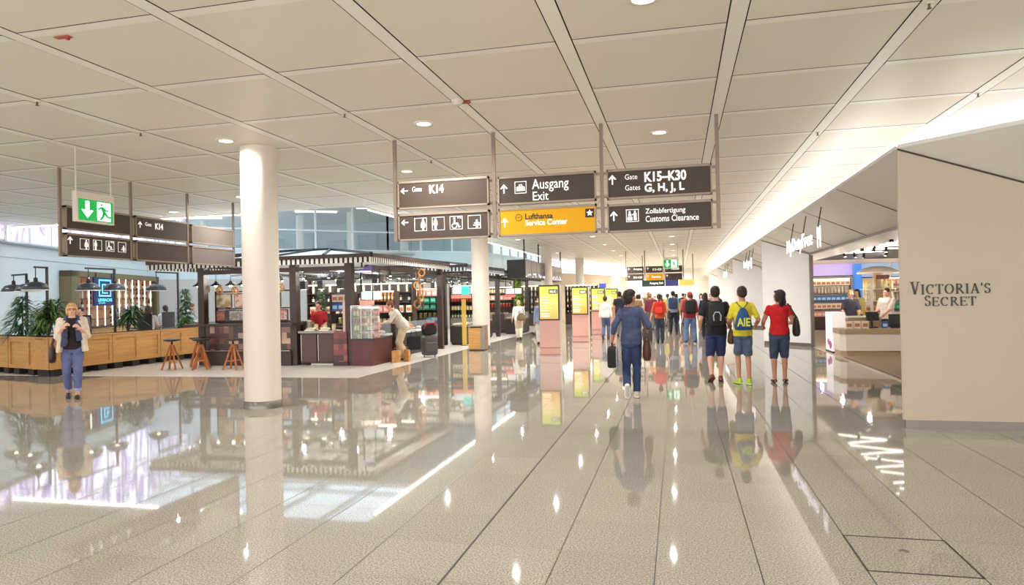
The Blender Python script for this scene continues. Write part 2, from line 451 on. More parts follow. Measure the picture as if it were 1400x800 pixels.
for i, x in enumerate((-29, -25, -21, -17)):
    t = thing('ceiling_light', 'bright linear light in the upper floor ceiling behind the atrium glass', 'light', (x, 37, 7.17), .5, 'upper floor lights')
    MB().b2((-1.2, -.1, -.03), (1.2, .1, .03)).build('diffuser', m_lightstrip, t)
# lavender lit glazing above the bar wall
def lav():
    m = M('lavender_glazing', (214, 205, 232), .3); nt = m.node_tree; b = nt.nodes['Principled BSDF']
    tc = nt.nodes.new('ShaderNodeTexCoord'); mp = nt.nodes.new('ShaderNodeMapping'); mp.inputs['Scale'].default_value = (1.1, 1.1, .35); mp.inputs['Rotation'].default_value = (.5, .35, 0)
    n = nt.nodes.new('ShaderNodeTexNoise'); n.inputs['Scale'].default_value = 2.2; n.inputs['Detail'].default_value = 5; n.inputs['Distortion'].default_value = .8
    r = nt.nodes.new('ShaderNodeValToRGB'); r.color_ramp.elements[0].position = .38; r.color_ramp.elements[1].position = .62
    r.color_ramp.elements[0].color = (*[lin(v) for v in (132, 118, 176)], 1); r.color_ramp.elements[1].color = (*[lin(v) for v in (238, 232, 244)], 1)
    nt.links.new(tc.outputs['Object'], mp.inputs[0]); nt.links.new(mp.outputs[0], n.inputs['Vector']); nt.links.new(n.outputs['Fac'], r.inputs['Fac'])
    nt.links.new(r.outputs['Color'], b.inputs['Base Color']); nt.links.new(r.outputs['Color'], b.inputs['Emission Color']); b.inputs['Emission Strength'].default_value = 1.6
    return m
dr = (BW1-BW0).normalized()
wallseg('window_7_pane', BW0-dr*1, BW0+dr*16.8, 3.92, 7.4, lav(), .05)
mb = MB()
for k in range(14):
    c = BW0+dr*(k*1.3-.3)+Vector((.1, 0)); mb.bar((*c, 3.92), (*c, 7.4), .06, .06)
for z in (3.95, 5.6, 7.4): mb.bar((*(BW0-dr), z), (*(BW0+dr*16.8), z), .1, .08)
mb.build('window_7', m_mull, kind='structure')

# round columns
m_col = M('column_paint', (222, 210, 196), .42)
c0 = thing('column', 'near round white column with a steel foot ring, left of the hanging gate signs', 'column', (-6.92, 10.31, 0))
MB().lathe([(.30, .13), (.30, CZ)], n=40).build('shaft', m_col, c0)
MB().lathe([(.312, 0), (.312, .125), (.303, .13)], n=40).build('base_ring', m_metal, c0)
for y, lab in ((22.9, 'round white column behind the litter bin, beside the second food kiosk'), (35.3, 'distant slim white column rising behind the nearest screen totem'), (47.8, 'white column farthest down the hall, beyond the wine shelves')):
    dup(c0, (-6.7, y, 0), 0, lab)
# ------------------------------------------------------------------ hanging signs
m_frame = M('sign_frame', (158, 142, 126), .45, .2); m_pole = M('sign_pole', (140, 122, 108), .4, .4)
m_face = M('sign_face', (84, 71, 62), .55, spec=.25); m_yel = M('sign_yellow', (228, 164, 16), .5, spec=.25, emit=.08)
m_ink = M('sign_white', (250, 248, 244), .4, emit=.35); m_blk = M('sign_black', (40, 30, 22), .5)
m_facegrey = M('sign_back_grey', (122, 112, 104), .5, .1)

def circ(cx, cz, r, n=14): return [(cx+r*math.cos(2*PI*k/n), cz+r*math.sin(2*PI*k/n)) for k in range(n)]
def arrow_pts(cx, cz, s, dr):
    up = [(-.07, -.5), (.07, -.5), (.07, .17), (.24, 0), (.38, 0), (.38, .08), (0, .5), (-.38, .08), (-.38, 0), (-.24, 0), (-.07, .17)]
    r = {'up': 0, 'left': PI/2, 'down': PI, 'right': -PI/2}[dr]; c, q = math.cos(r), math.sin(r)
    return [(cx+s*(x*c-z*q), cz+s*(x*q+z*c)) for x, z in up]
def outline(mb, u, z, s, w, y0, y1):
    for a, b in (((u, z), (u+s, z+w)), ((u, z+s-w), (u+s, z+s)), ((u, z), (u+w, z+s)), ((u+s-w, z), (u+s, z+s))):
        mb.b2((a[0], y0, a[1]), (b[0], y1, b[1]))
def icon(kind, u, z, s, y, parent, inv=False):
    mb = MB(); y0, y1 = y-.004, y
    P = lambda pts: mb.poly([(u+px*s, z+pz*s) for px, pz in pts], y0, y1)
    C = lambda cx, cz, r: P([((x), (q)) for x, q in circ(cx, cz, r)])
    if kind not in ('bag', 'star', 'logo', 'customs'): outline(mb, u, z, s, .035*s, y0, y1)
    if kind == 'woman':
        C(.7, .84, .085); P([(.6, .74), (.8, .74), (.92, .4), (.86, .38), (.78, .56), (.9, .26), (.78, .26), (.78, .03), (.71, .03), (.71, .26), (.69, .26), (.69, .03), (.62, .03), (.62, .26), (.5, .26), (.62, .56), (.54, .38), (.48, .4)])
    elif kind == 'man':
        C(.28, .84, .085); P([(.14, .74), (.42, .74), (.45, .4), (.39, .4), (.37, .62), (.37, .03), (.29, .03), (.29, .4), (.27, .4), (.27, .03), (.19, .03), (.19, .62), (.17, .4), (.11, .4)])
    elif kind == 'wheelchair':
        C(.36, .82, .075); P([(.3, .73), (.42, .73), (.44, .5), (.66, .5), (.74, .22), (.84, .26), (.82, .17), (.68, .12), (.58, .4), (.3, .4)])
        ring = circ(.36, .28, .22, 18); inner = circ(.36, .28, .15, 18)
        for k in range(18):
            k2 = (k+1) % 18
            if 1 <= k <= 3: continue
            P([ring[k], ring[k2], inner[k2], inner[k]])
        P([(.56, .96), (.60, .96), (.62, .82), (.64, .82), (.66, .94), (.68, .82), (.70, .82), (.73, .96), (.69, .96), (.68, .9), (.66, .96), (.64, .96), (.62, .9), (.6, .96)])
        P([(.86, .84), (.94, .84), (.94, .81), (.8, .81), (.8, .97), (.94, .97), (.94, .94), (.86, .94)])
    elif kind == 'baby':
        C(.7, .6, .08); P([(.4, .3), (.95, .3), (.95, .23), (.4, .23)]); P([(.62, .5), (.78, .5), (.92, .42), (.9, .36), (.78, .42), (.78, .3), (.62, .3), (.62, .42), (.5, .36), (.47, .42)]); P([(.62, .23), (.8, .23), (.8, .06), (.62, .06)])
    elif kind == 'bag':
        outline(mb, u, z, s, .05*s, y0, y1)
        P([(.14, .2), (.86, .2), (.86, .52), (.7, .6), (.3, .6), (.14, .52)]); P([(.36, .58), (.42, .58), (.42, .7), (.58, .7), (.58, .58), (.64, .58), (.64, .76), (.36, .76)])
    elif kind == 'customs':
        outline(mb, u, z, s, .05*s, y0, y1)
        P([(.1, .12), (.5, .12), (.5, .4), (.1, .4)]); C(.28, .78, .09); P([(.18, .68), (.4, .68), (.42, .44), (.16, .44)])
        C(.7, .82, .08); P([(.6, .72), (.82, .72), (.84, .12), (.6, .12)]); P([(.44, .58), (.62, .66), (.62, .58), (.46, .5)])
    elif kind == 'star':
        P([(0, 0), (1, 0), (1, 1), (0, 1)])
    elif kind == 'logo':
        ring = circ(.5, .5, .5, 22); inner = circ(.5, .5, .42, 22)
        for k in range(22): P([ring[k], ring[(k+1) % 22], inner[(k+1) % 22], inner[k]])
        P([(.16, .5), (.42, .42), (.82, .66), (.42, .54)])
    o = mb.build('pictogram', m_blk if inv else m_ink, parent)
    if kind == 'star':
        st = []
        for k in range(10):
            r = .4 if k % 2 == 0 else .19; a = PI/2+k*PI/5; st.append((u+s*(.5+r*math.cos(a)), z+s*(.5+r*math.sin(a))))
        s2 = MB(); n = 5
        for k in range(5):
            i = 2*k; s2.poly([st[i], st[(i+1) % 10], (u+.5*s, z+.5*s), st[i-1]][::-1], y-.006, y-.004)
        mb2 = s2.build('star_mark', m_ink, parent)
    return o

def gantry(name, label, loc, rz, poles, panels, ztop=CZ):
    """local x runs along the sign, z is height above the floor, faces -Y"""
    t = thing(name, label, 'sign', (loc[0], loc[1], ztop), rz)
    dz = -ztop
    for u in poles:
        MB().b2((u-.028, -.02, 2.74+dz), (u+.028, .02, 0)).build('pole', m_pole, t)
    us = sorted(poles)
    mb = MB()
    for a, b in zip(us, us[1:]):
        for z in (3.66, 3.30, 3.13, 2.80): mb.b2((a, .0, z-.018+dz), (b, .03, z+.018+dz))
    mb.build('crossbar', m_frame, t)
    for u0, u1, z0, z1, mat, items in panels:
        mb = MB(); e = .038
        mb.b2((u0, -.07, z0+dz), (u1, .03, z0+e*.7+dz)); mb.b2((u0, -.07, z1-e+dz), (u1, .03, z1+dz))
        mb.b2((u0, -.07, z0+dz), (u0+.02, .03, z1+dz)); mb.b2((u1-.02, -.07, z0+dz), (u1, .03, z1+dz))
        pn = mb.build('sign_panel', m_frame, t)
        MB().b2((u0+.02, -.058, z0+e*.7+dz), (u1-.02, -.0, z1-e+dz)).build('face', mat, pn)
        y = -.0585
        for it in items:
            if it[0] == 'text':
                _, body, a, b, c, d2, mt, bold = it; lettering(body, a, b, c+dz, d2+dz, mt, pn, bold, y)
            elif it[0] == 'arrow':
                MB().poly(arrow_pts(it[1], it[2]+dz, it[3], it[4]), y-.004, y).build('arrow', m_ink, pn)
            else: icon(it[1], it[2], it[3]+dz, it[4], y, pn, len(it) > 5)
    return t

X1 = -4.52
def U(x): return x-X1
g = .035
wc = lambda u0, z0, s=.215, gap=.305: [('icon', k, u0+gap*i, z0, s) for i, k in enumerate(('woman', 'man', 'wheelchair', 'baby'))]
gantry('wayfinding_sign', 'six-panel overhead sign across the hall with gate arrows and a yellow service centre panel', (X1, 10.54), 0,
  [0, 1.70, 3.42, 5.13], [
  (U(-4.45), U(-2.90), 3.265, 3.725, m_face, [('arrow', U(-4.34), 3.565, .125, 'left'), ('text', 'Gate', U(-4.20), U(-4.03), 3.545, 3.625, m_ink, .0), ('text', 'K14', U(-3.90), U(-3.655), 3.50, 3.64, m_ink, .035)]),
  (U(-4.45), U(-2.90), 2.745, 3.19, m_face, [('arrow', U(-4.34), 3.045, .125, 'left')] + wc(U(-4.17), 2.895)),
  (U(-2.74), U(-1.19), 3.245, 3.70, m_face, [('arrow', U(-2.645), 3.50, .15, 'up'), ('icon', 'bag', U(-2.47), 3.415, .19), ('text', 'Ausgang', U(-2.19), U(-1.61), 3.42, 3.625, m_ink, .006), ('text', 'Exit', U(-2.18), U(-1.93), 3.29, 3.43, m_ink, .006)]),
  (U(-2.74), U(-1.19), 2.745, 3.19, m_yel, [('arrow', U(-2.645), 2.965, .15, 'up'), ('icon', 'logo', U(-2.47), 2.98, .11, 1), ('text', 'Lufthansa', U(-2.31), U(-1.87), 3.0, 3.09, m_blk, .022), ('text', 'Service Center', U(-2.31), U(-1.64), 2.90, 2.99, m_ink, .022), ('icon', 'star', U(-1.36), 2.985, .135, 1)]),
  (U(-1.02), U(.525), 3.245, 3.70, m_face, [('arrow', U(-.935), 3.54, .15, 'up'), ('text', 'Gate', U(-.745), U(-.56), 3.53, 3.61, m_ink, .0), ('text', 'Gates', U(-.745), U(-.52), 3.365, 3.445, m_ink, .0), ('text', 'K15–K30', U(-.455), U(.16), 3.475, 3.63, m_ink, .035), ('text', 'G, H, J, L', U(-.455), U(.13), 3.29, 3.45, m_ink, .035)]),
  (U(-1.02), U(.525), 2.735, 3.17, m_face, [('arrow', U(-.925), 2.985, .15, 'up'), ('icon', 'customs', U(-.74), 2.885, .19), ('text', 'Zollabfertigung', U(-.45), U(.135), 2.975, 3.075, m_ink, .012), ('text', 'Customs Clearance', U(-.45), U(.325), 2.87, 2.965, m_ink, .012)]),
  ])
Y2 = 10.54
def U(y): return y-Y2
gantry('wayfinding_sign', 'six-panel side sign with gate K14 hanging above the food hall edge at the left', (-11.36, Y2), PI/2,
  [0, 1.73, 3.47, 5.20], [
  (.07, 1.66, 3.265, 3.72, m_face, []),
  (.07, 1.66, 2.745, 3.20, m_face, [('arrow', .16, 3.06, .15, 'up')] + wc(.38, 2.90, .21, .31)),
  (1.80, 3.40, 3.25, 3.72, m_face, [('arrow', 1.92, 3.53, .15, 'up'), ('text', 'Gate', 2.07, 2.25, 3.52, 3.60, m_ink, 0), ('text', 'K14', 2.36, 2.60, 3.47, 3.61, m_ink, .035)]),
  (1.80, 3.40, 2.745, 3.19, m_face, []),
  (3.54, 5.13, 3.25, 3.70, m_facegrey, []),
  (3.54, 5.13, 2.745, 3.19, m_facegrey, []),
  ])

# emergency exit signs
m_green = M('exit_green', (0, 150, 64), .4, emit=.55); m_exitw = M('exit_white', (240, 255, 245), .4, emit=1.0); m_case = M('exit_case', (214, 202, 186), .4)
def exit_sign(label, loc, rz, w=.78, z0=3.2, z1=3.71):
    t = thing('exit_sign', label, 'exit sign', (*loc, CZ), rz); dz = -CZ
    for u in (.03, w-.03): MB().cyl((u, .04, z1-.02+dz), (u, .04, 0), .012).build('hanging_rod', m_exitw if 0 else m_case, t)
    cs = MB().b2((0, 0, z0+dz), (w, .09, z1+dz)).build('case', m_case, t, bevel=.006)
    MB().b2((.035, -.004, z0+.03+dz), (w-.035, 0, z1-.12+dz)).build('lit_panel', m_green, cs)
    a, b = z0+.03+dz, z1-.12+dz; h = b-a; W = w-.07
    MB().poly([(.035+W*.53, a+.02), (w-.035-.05, a+.02), (w-.035-.05, b-.02), (.035+W*.53, b-.02)], -.006, -.004).build('door_mark', m_exitw, cs)
    MB().poly([(.035+W*(.25+x), a+h*z) for x, z in ((-.055, .92), (-.055, .5), (-.17, .5), (0, .12), (.17, .5), (.055, .5), (.055, .92))][::-1][::-1], -.006, -.004).build('arrow', m_exitw, cs)
    mb = MB(); P = lambda pts: mb.poly([(.035+W*x, a+h*z) for x, z in pts], -.008, -.006)
    P([(x, z) for x, z in [(.66+.028*math.cos(q*PI/6), .83+.06*math.sin(q*PI/6)) for q in range(12)]])
    P([(.62, .72), (.72, .74), (.78, .45), (.70, .40)]); P([(.55, .62), (.63, .72), (.64, .64), (.57, .54)]); P([(.72, .72), (.8, .6), (.87, .62), (.86, .55), (.78, .52), (.71, .64)])
    P([(.70, .48), (.78, .48), (.86, .30), (.94, .30), (.94, .22), (.83, .22), (.75, .36)]); P([(.69, .46), (.76, .42), (.72, .22), (.64, .08), (.59, .12), (.66, .25)])
    mb.build('runner_mark', m_green, cs)
    return t
exit_sign('large green running-man exit sign on white rods in front of the left gate sign', (-9.65, 9.27), PI/2)
exit_sign('small green exit sign hanging far down the middle of the hall', (-.70, 35.2), 0, .76, 3.05, 3.62)

# far wayfinding signs
def simple_sign(label, loc, x0, z0, w, h, cols, rows, colors, seed):
    rnd = random.Random(seed); t = thing('wayfinding_sign', label, 'sign', (loc[0], loc[1], CZ)); dz = -CZ
    for c in range(cols+1):
        u = x0+c*w; MB().b2((u-.03, 0, z0+dz), (u+.03, .04, 0)).build('pole', m_pole, t)
    k = 0
    for r in range(rows):
        for c in range(cols):
            a, b = x0+c*w+.06, x0+(c+1)*w-.06; p, q = z0+r*h, z0+(r+1)*h-.07
            pn = MB().b2((a, -.05, p+dz), (b, 0, q+dz)).build('sign_panel', colors[k % len(colors)], t); k += 1
            mb = MB(); mb.poly(arrow_pts(a+.12, (p+q)/2+.05+dz, .16, 'up'), -.056, -.05); 
            mb.build('arrow', m_ink, pn)
    return t
s3 = simple_sign('far dark six-panel gate sign with one yellow panel, hanging above the crowd', (0, 42), -3.05, 2.62, 1.13, .46, 3, 2, [m_face, m_yel, m_face, m_face, m_face, m_face], 3)
for txt, a, z, pn in (('K15–K30', -1.45, 3.2, 0), ('Ausgang', -2.6, 3.24, 0), ('K16–K30', -2.6, 2.75, 0), ('Service', -1.5, 2.76, 0), ('Transfer', -.4, 3.22, 0)):
    ch = [c for c in s3.children if c.name.startswith('sign_panel')]
    idx = {(-2.6, 2.75): 0, (-1.5, 2.76): 1, (-2.6, 3.24): 3, (-1.45, 3.2): 4, (-.4, 3.22): 5}[(a, z)]
    lettering(txt, a, a+.52, z-CZ, z+.14-CZ, m_ink, ch[idx], .03, -.0505)
m_dgreen = M('sign_dark_green', (38, 60, 58), .4); m_dblue = M('sign_blue', (60, 70, 140), .4, emit=.1); m_lyel = M('sign_pale_yellow', (235, 215, 110), .4, emit=.25)
t = thing('wayfinding_sign', 'low wide sign strip in green, blue and yellow just below the far gate sign', 'sign', (0, 47, CZ))
for u in (-2.3, 1.0): MB().b2((u-.03, 0, 2.32-CZ), (u+.03, .04, 0)).build('pole', m_pole, t)
for a, b, m in ((-2.35, -.85, m_dgreen), (-.82, .05, m_dblue), (.08, 1.05, m_lyel)):
    MB().b2((a, -.05, 2.3-CZ), (b, 0, 2.72-CZ)).build('sign_panel', m, t)
ch = [c for c in t.children if c.name.startswith('sign_panel')]
lettering('Ausgang Exit', -1.85, -.95, 2.42-CZ, 2.6-CZ, m_ink, ch[0], .03, -.0505)

# long dark hanging display box over the kiosks
t = thing('hanging_display_box', 'long dark box of display panels hanging over the kiosks beside the hall', 'display', (-6.75, 30.4, CZ))
dz = -CZ
mb = MB(); mb.b2((-.86, 0, 2.64+dz), (-.02, 10.2, 3.50+dz)); mb.build('body', M('display_body', (48, 44, 46), .45), t)
m_scr = M('display_glass', (84, 82, 94), .12, spec=.8, var=.15, vs=1.2)
for k in range(8): MB().b2((-.02, .04+k*1.27, 2.68+dz), (.01, 1.27+k*1.27, 3.46+dz)).build('screen', m_scr, t)
for y in (.1, 3.4, 6.7, 10): MB().b2((-.09, y-.03, 3.5+dz), (-.03, y+.03, 0)).build('pole', M('dark_pole', (52, 56, 60), .4, .4), t)
rnd = random.Random(2)
for k, sc_ in enumerate([c for c in t.children if c.name.startswith('screen')]):
    mb = MB()
    for j in range(6):
        y = .08+k*1.27+rnd.random()*.95; z = 2.70+rnd.random()*.16+dz; mb.b2((.011, y, z), (.014, y+.06+rnd.random()*.16, z+.03+rnd.random()*.05))
    mb.build('flight_lines', M('screen_line', (225, 228, 255), .5, emit=.6), sc_)

# screen totems
m_salmon = M('totem_salmon', (212, 156, 140), .16, coat=.3); m_tframe = M('totem_frame', (60, 40, 34), .35); m_tside = M('totem_side', (214, 206, 198), .3)
def grad(nm='totem_screen'):
    m = M(nm, (250, 200, 90), .2); nt = m.node_tree; b = nt.nodes['Principled BSDF']
    tc = nt.nodes.new('ShaderNodeTexCoord'); sp = nt.nodes.new('ShaderNodeSeparateXYZ'); r = nt.nodes.new('ShaderNodeValToRGB')
    mr = nt.nodes.new('ShaderNodeMapRange'); mr.inputs['From Min'].default_value = 1.1; mr.inputs['From Max'].default_value = 2.05
    e = r.color_ramp.elements; e[0].color = (*[lin(v) for v in (243, 164, 60)], 1); e[1].color = (*[lin(v) for v in (206, 226, 62)], 1); k = e.new(.5); k.color = (*[lin(v) for v in (250, 212, 96)], 1)
    nt.links.new(tc.outputs['Object'], sp.inputs[0]); nt.links.new(sp.outputs[2], mr.inputs['Value']); nt.links.new(mr.outputs[0], r.inputs['Fac'])
    b.inputs['Base Color'].default_value = (.03, .03, .03, 1); nt.links.new(r.outputs['Color'], b.inputs['Emission Color']); b.inputs['Emission Strength'].default_value = .95
    return m
m_screen = grad()
def totem(label, x, y, foot=True):
    t = thing('screen_totem', label, 'information screen', (x, y, 0)); w = .325
    MB().b2((-w+.01, 0, .0), (w-.01, .12, 1.07)).build('plinth', m_salmon, t)
    MB().b2((w-.01, -.0, 0), (w+.03, .13, 2.12)).build('side_trim', m_tside, t)
    MB().b2((-w, -.01, .22), (w-.01, -.0005, .235)).b2((-w, -.01, .015), (w-.01, -.0005, .03)).build('plinth_seam', M('totem_seam', (150, 95, 85), .4), t)
    fr = MB().b2((-w, -.03, 1.06), (w-.01, .12, 2.13)).build('screen_frame', m_tframe, t, bevel=.008)
    sc = MB().b2((-w+.04, -.034, 1.10), (w-.05, -.03, 2.08)).build('screen', m_screen, t)
    mb = MB(); mb.b2((0, -.036, 1.86), (.265, -.0345, 1.99)); lg = mb.build('logo_plate', M('logo_black', (40, 36, 34), .5), sc)
    lettering('MUC', .03, .235, 1.885, 1.965, m_ink, sc, .05, -.0362)
    mb = MB()
    for k in range(7):
        z = 1.76-k*.085; mb.b2((-.25, -.036, z), (-.02+.1*((k*37) % 5)/4, -.0345, z+.018))
    mb.b2((-.25, -.036, 1.17), (.0, -.0345, 1.21)); mb.build('text_lines', M('screen_text', (255, 250, 235), .5, emit=.7), sc)
totem('nearest of the four yellow-screened info totems, with a full salmon plinth', -3.79, 20.3)
totem('second yellow-screened info totem with salmon plinth, behind the nearest one', -3.66, 26.0)
totem('third yellow-screened info totem, left of the traveller in the white hoodie', -3.53, 31.0)
totem('farthest and smallest yellow info totem, partly behind the white hoodie traveller', -3.38, 36.0)

# ceiling fittings
m_det = M('detector_white', (224, 214, 198), .4); m_red = M('detector_red', (176, 60, 50), .5)
pl = None
for i, (l, t, kind, lab) in enumerate((
    (4-1, 3, 'smoke', 'white smoke detector with a red mark on the ceiling band above the K14 panel'),
    (0, 2, 'spr', 'small sprinkler on the ceiling crossing at the far left edge'), (0, 3, 'spr', 'small sprinkler on the ceiling above the left exit sign'),
    (2, 3, 'spr', 'small sprinkler on the ceiling crossing left of the smoke detector'), (6, 2, 'spr', 'sprinkler on the ceiling crossing at the top right edge'),
    (7, 4, 'spr', 'sprinkler on the ceiling crossing above the cove light corner'), (6, 5, 'spr', 'sprinkler on the right ceiling crossing beside the cove light'), (2, 5, 'spr', 'sprinkler in the ceiling just left of the K14 panel pole'))):
    x, y = A0+AP*l, B0+BP*t
    o = thing('smoke_detector' if kind == 'smoke' else 'sprinkler', lab, 'smoke detector' if kind == 'smoke' else 'sprinkler', (x, y-.12 if kind == 'smoke' else y, CZ))
    if kind == 'smoke':
        MB().lathe([(0, -.07), (.045, -.068), (.06, -.05), (.065, -.03), (.08, -.028), (.085, 0), (0, .0)][::1], n=20).build('body', m_det, o)
        MB().b2((.04, .05, -.03), (.16, .09, -.001)).build('mark', m_red, o)
    else:
        MB().lathe([(0, -.008), (.035, -.008), (.04, .004), (.03, .045), (0, .045)], n=14).build('rosette', m_det, o)
        MB().cyl((0, 0, -.05), (0, 0, -.008), .011, n=8).lathe([(0, -.056), (.022, -.054), (.022, -.05), (0, -.05)], n=10).build('head', M('sprinkler_brass', (110, 95, 80), .4, .6), o)
t = thing('call_point', 'small red alarm lamp on the ceiling band at the upper left', 'alarm', (A0+AP*1-.55+1.0, B0+BP*1-.05+.18, CZ))
MB().b2((-.11, -.03, -.006), (.06, .03, .045)).build('base', M('alarm_red_dull', (176, 96, 78), .5), t); MB().lathe([(0, -.035), (.02, -.03), (.026, -.006)], (.03, -.0, 0), 12).build('lamp', m_red, t)
t = thing('dome_camera', 'small black dome camera under the hall ceiling left of the far exit sign', 'camera', (-2.3, 25.2, CZ))
MB().lathe([(0, -.16), (.06, -.14), (.09, -.09), (.09, -.02)], n=16).build('dome', M('dome_black', (20, 20, 22), .1), t); MB().lathe([(.1, -.02), (.1, 0)], n=16).build('mount', m_det, t)
# ------------------------------------------------------------------ people
SKIN = {'fair': (226, 172, 146), 'tan': (196, 140, 108), 'dark': (140, 92, 66)}
def skin(k): return M('skin_'+k, SKIN[k], .5, var=.05, vs=20)
def fab(rgb, rough=.85): return M('fabric_%d_%d_%d' % rgb, rgb, rough, var=.12, vs=14, bump=.25, bs=220)
def hairm(rgb): return M('hair_%d_%d_%d' % rgb, rgb, .55, var=.3, vs=40, bump=.6, bs=120)
def denim(rgb): return M('denim_%d_%d_%d' % rgb, rgb, .8, var=.22, vs=7, bump=.3, bs=300)

def ik(a, b, l1, l2, hint):
    d = b-a; L = min(d.length, (l1+l2)*.999); u = d.normalized(); b = a+u*L
    x = (l1*l1-l2*l2+L*L)/(2*L); hgt = math.sqrt(max(0, l1*l1-x*x))
    h = hint-u*hint.dot(u); h = h.normalized() if h.length > 1e-5 else u.orthogonal().normalized()
    return a+u*x+h*hgt, b

PEOPLE = []
class P: pass
def person(label, x, y, rz, h=1.7, w=1.0, sk='fair', pz=None, lean=0.0, feet=((-.09, 0, 0, 0), (.09, 0, 0, 0)), toes=(0, 0),
           hands=(None, None), elbow=((-.25, -1, -.1), (.25, -1, -.1)), head=(0, 0), top=None, bot=None, shoe=(40, 36, 34), sole=None,
           hair=('short', (50, 36, 28)), face=False, vox=.013, z=0.0, curl=.5, glasses=False, hood=None, seat=False, cap=None, group=None):
    """x, y, rz: where the feet stand and the way it faces (local +Y); hands = wrist targets; heights for a 1.72 m figure, scaled to h"""
    s = h/1.72; deg = PI/180
    t = thing('person', label, 'person', (x, y, z), rz*deg, group)
    pz = pz if pz is not None else .93
    S = lambda p: Vector(p)*s
    hip0 = Vector((0, 0, pz)); RL = Matrix.Rotation(-lean*deg, 3, 'X')
    T = lambda p: hip0 + RL @ (Vector(p))                  # p relative to the pelvis
    nb = Vector((0, .01, .56)); RH = Matrix.Rotation(head[0]*deg, 3, 'Z') @ Matrix.Rotation(head[1]*deg, 3, 'X')
    HT = lambda p: T(nb) + (RL @ (RH @ (Vector(p)-nb))) if abs(lean) < 30 else T(nb) + (Matrix.Rotation(-lean*.45*deg, 3, 'X') @ (RH @ (Vector(p)-nb)))
    hh = Matrix.Rotation(-(lean if abs(lean) < 30 else lean*.45)*deg, 3, 'X') @ RH
    body = MB(); sp = [(-.09, .10, .08), (-.03, .155, .105), (.04, .165, .115), (.12, .148, .10), (.2, .136, .094), (.3, .148, .102), (.4, .163, .108), (.47, .155, .098), (.515, .115, .075), (.545, .062, .055)]
    def torso(mb, lo, hi, e, ey=None, belly=0):
        ps = []; rs = []
        zs = [q[0] for q in sp]
        def at(zz):
            for (z0, a0, b0), (z1, a1, b1) in zip(sp, sp[1:]):
                if z0 <= zz <= z1: f = (zz-z0)/(z1-z0); return a0+(a1-a0)*f, b0+(b1-b0)*f
            return sp[0][1:] if zz < zs[0] else sp[-1][1:]
        n = 12
        for i in range(n+1):
            zz = lo+(hi-lo)*i/n; a, b = at(max(zz, -.03) if lo < -.05 else zz); ps.append(S(T((0, 0, zz)))); rs.append(((a*w+e)*s, (b*w+(ey if ey is not None else e))*s))
        mb.tube(ps, rs, 20, flat=(1, 0, 0))
    torso(body, -.09, .545, 0)
    body.tube([S(T((0, 0, .48))), S(T((0, .008, .55))), S(HT((0, .012, .63)))], [.06*s, .054*s, .052*s], 12)
    E = lambda mb, c, r: mb.ell(S(HT(c)), [q*s for q in r], 14, 10, rot=hh)
    for c, r in (((0, -.008, .70), (.076, .096, .096)), ((0, .026, .665), (.063, .072, .095)), ((0, .058, .598), (.036, .034, .028)), ((0, .100, .662), (.013, .022, .026)),
                 ((.077, -.002, .668), (.012, .024, .032)), ((-.077, -.002, .668), (.012, .024, .032)), ((0, .085, .705), (.052, .018, .012)), ((0, .088, .622), (.026, .014, .012))): E(body, c, r)
    # legs
    legs = []
    for i, sx in enumerate((-1, 1)):
        fx, fy, lift, pitch = feet[i]; hipj = Vector((sx*.088*w, 0, pz-.02)); ank = Vector((fx, fy, .085+lift))
        kn, ank = ik(hipj, ank, .43, .42, Vector((sx*.05, 1, .1)))
        legs.append((hipj, kn, ank, pitch*deg, toes[i]*deg))
        mid = hipj.lerp(kn, .5); cf = kn.lerp(ank, .3)+Vector((0, -.012, 0))
        body.tube([S(hipj), S(mid), S(kn), S(cf), S(kn.lerp(ank, .65)), S(ank)], [.083*w*s, .076*w*s, .055*w*s, .056*w*s, .042*w*s, .036*s], 12)
        body.ell(S(kn), .054*w*s, 10, 8)
    def foot_path(leg, k=1.0):
        hipj, kn, ank, pt, to = leg; RF = Matrix.Rotation(-to, 3, 'Z') @ Matrix.Rotation(-pt, 3, 'X')
        return [S(ank+RF @ Vector(q)) for q in ((0, -.075, -.042), (0, -.03, -.042), (0, .05, -.046), (0, .12, -.055), (0, .175, -.060))], RF
    for lg in legs:
        fp, RF = foot_path(lg); body.tube(fp, [(.02*s, .024*s), (.026*s, .03*s), (.028*s, .024*s), (.031*s, .015*s), (.02*s, .009*s)], 10, flat=RF @ Vector((1, 0, 0)))
        body.tube([S(lg[2]), fp[1]], [.036*s, .034*s], 8)
    # arms
    arms = []
    dfl = (Vector((-.25, .02, pz-.08)), Vector((.25, .02, pz-.08)))
    for i, sx in enumerate((-1, 1)):
        sh = T((sx*.172*w, 0, .47)); tg = Vector(hands[i]) if hands[i] is not None else dfl[i]
        el, wr = ik(sh, tg, .285, .255, Vector(elbow[i])); arms.append((sh, el, wr))
        body.tube([S(T((sx*.10*w, 0, .47))), S(sh), S(sh.lerp(el, .4)), S(el), S(el.lerp(wr, .35)), S(wr)], [.05*s, .052*w*s, .047*w*s, .039*s, .038*s, .027*s], 12)
        body.ell(S(el), .039*s, 8, 6)
        # hand: palm, four fingers, thumb
        dr = (wr-el).normalized(); inn = Vector((-sx, 0, 0)) if abs(dr.x) < .75 else Vector((0, 0, -1))
        pn = (inn-dr*inn.dot(dr)).normalized(); sd = dr.cross(pn).normalized()
        if sd.y < 0 and abs(dr.x) < .75: sd = -sd
        if abs(dr.x) >= .75 and sd.z < 0: sd = -sd
        Rm = Matrix((sd, dr, pn)).transposed()
        body.ell(S(wr+dr*.045), (.042*s, .055*s, .018*s), 12, 8, rot=Rm)
        body.tube([S(wr-dr*.01), S(wr+dr*.03)], [(.028*s, .022*s), (.034*s, .019*s)], 10, flat=sd)
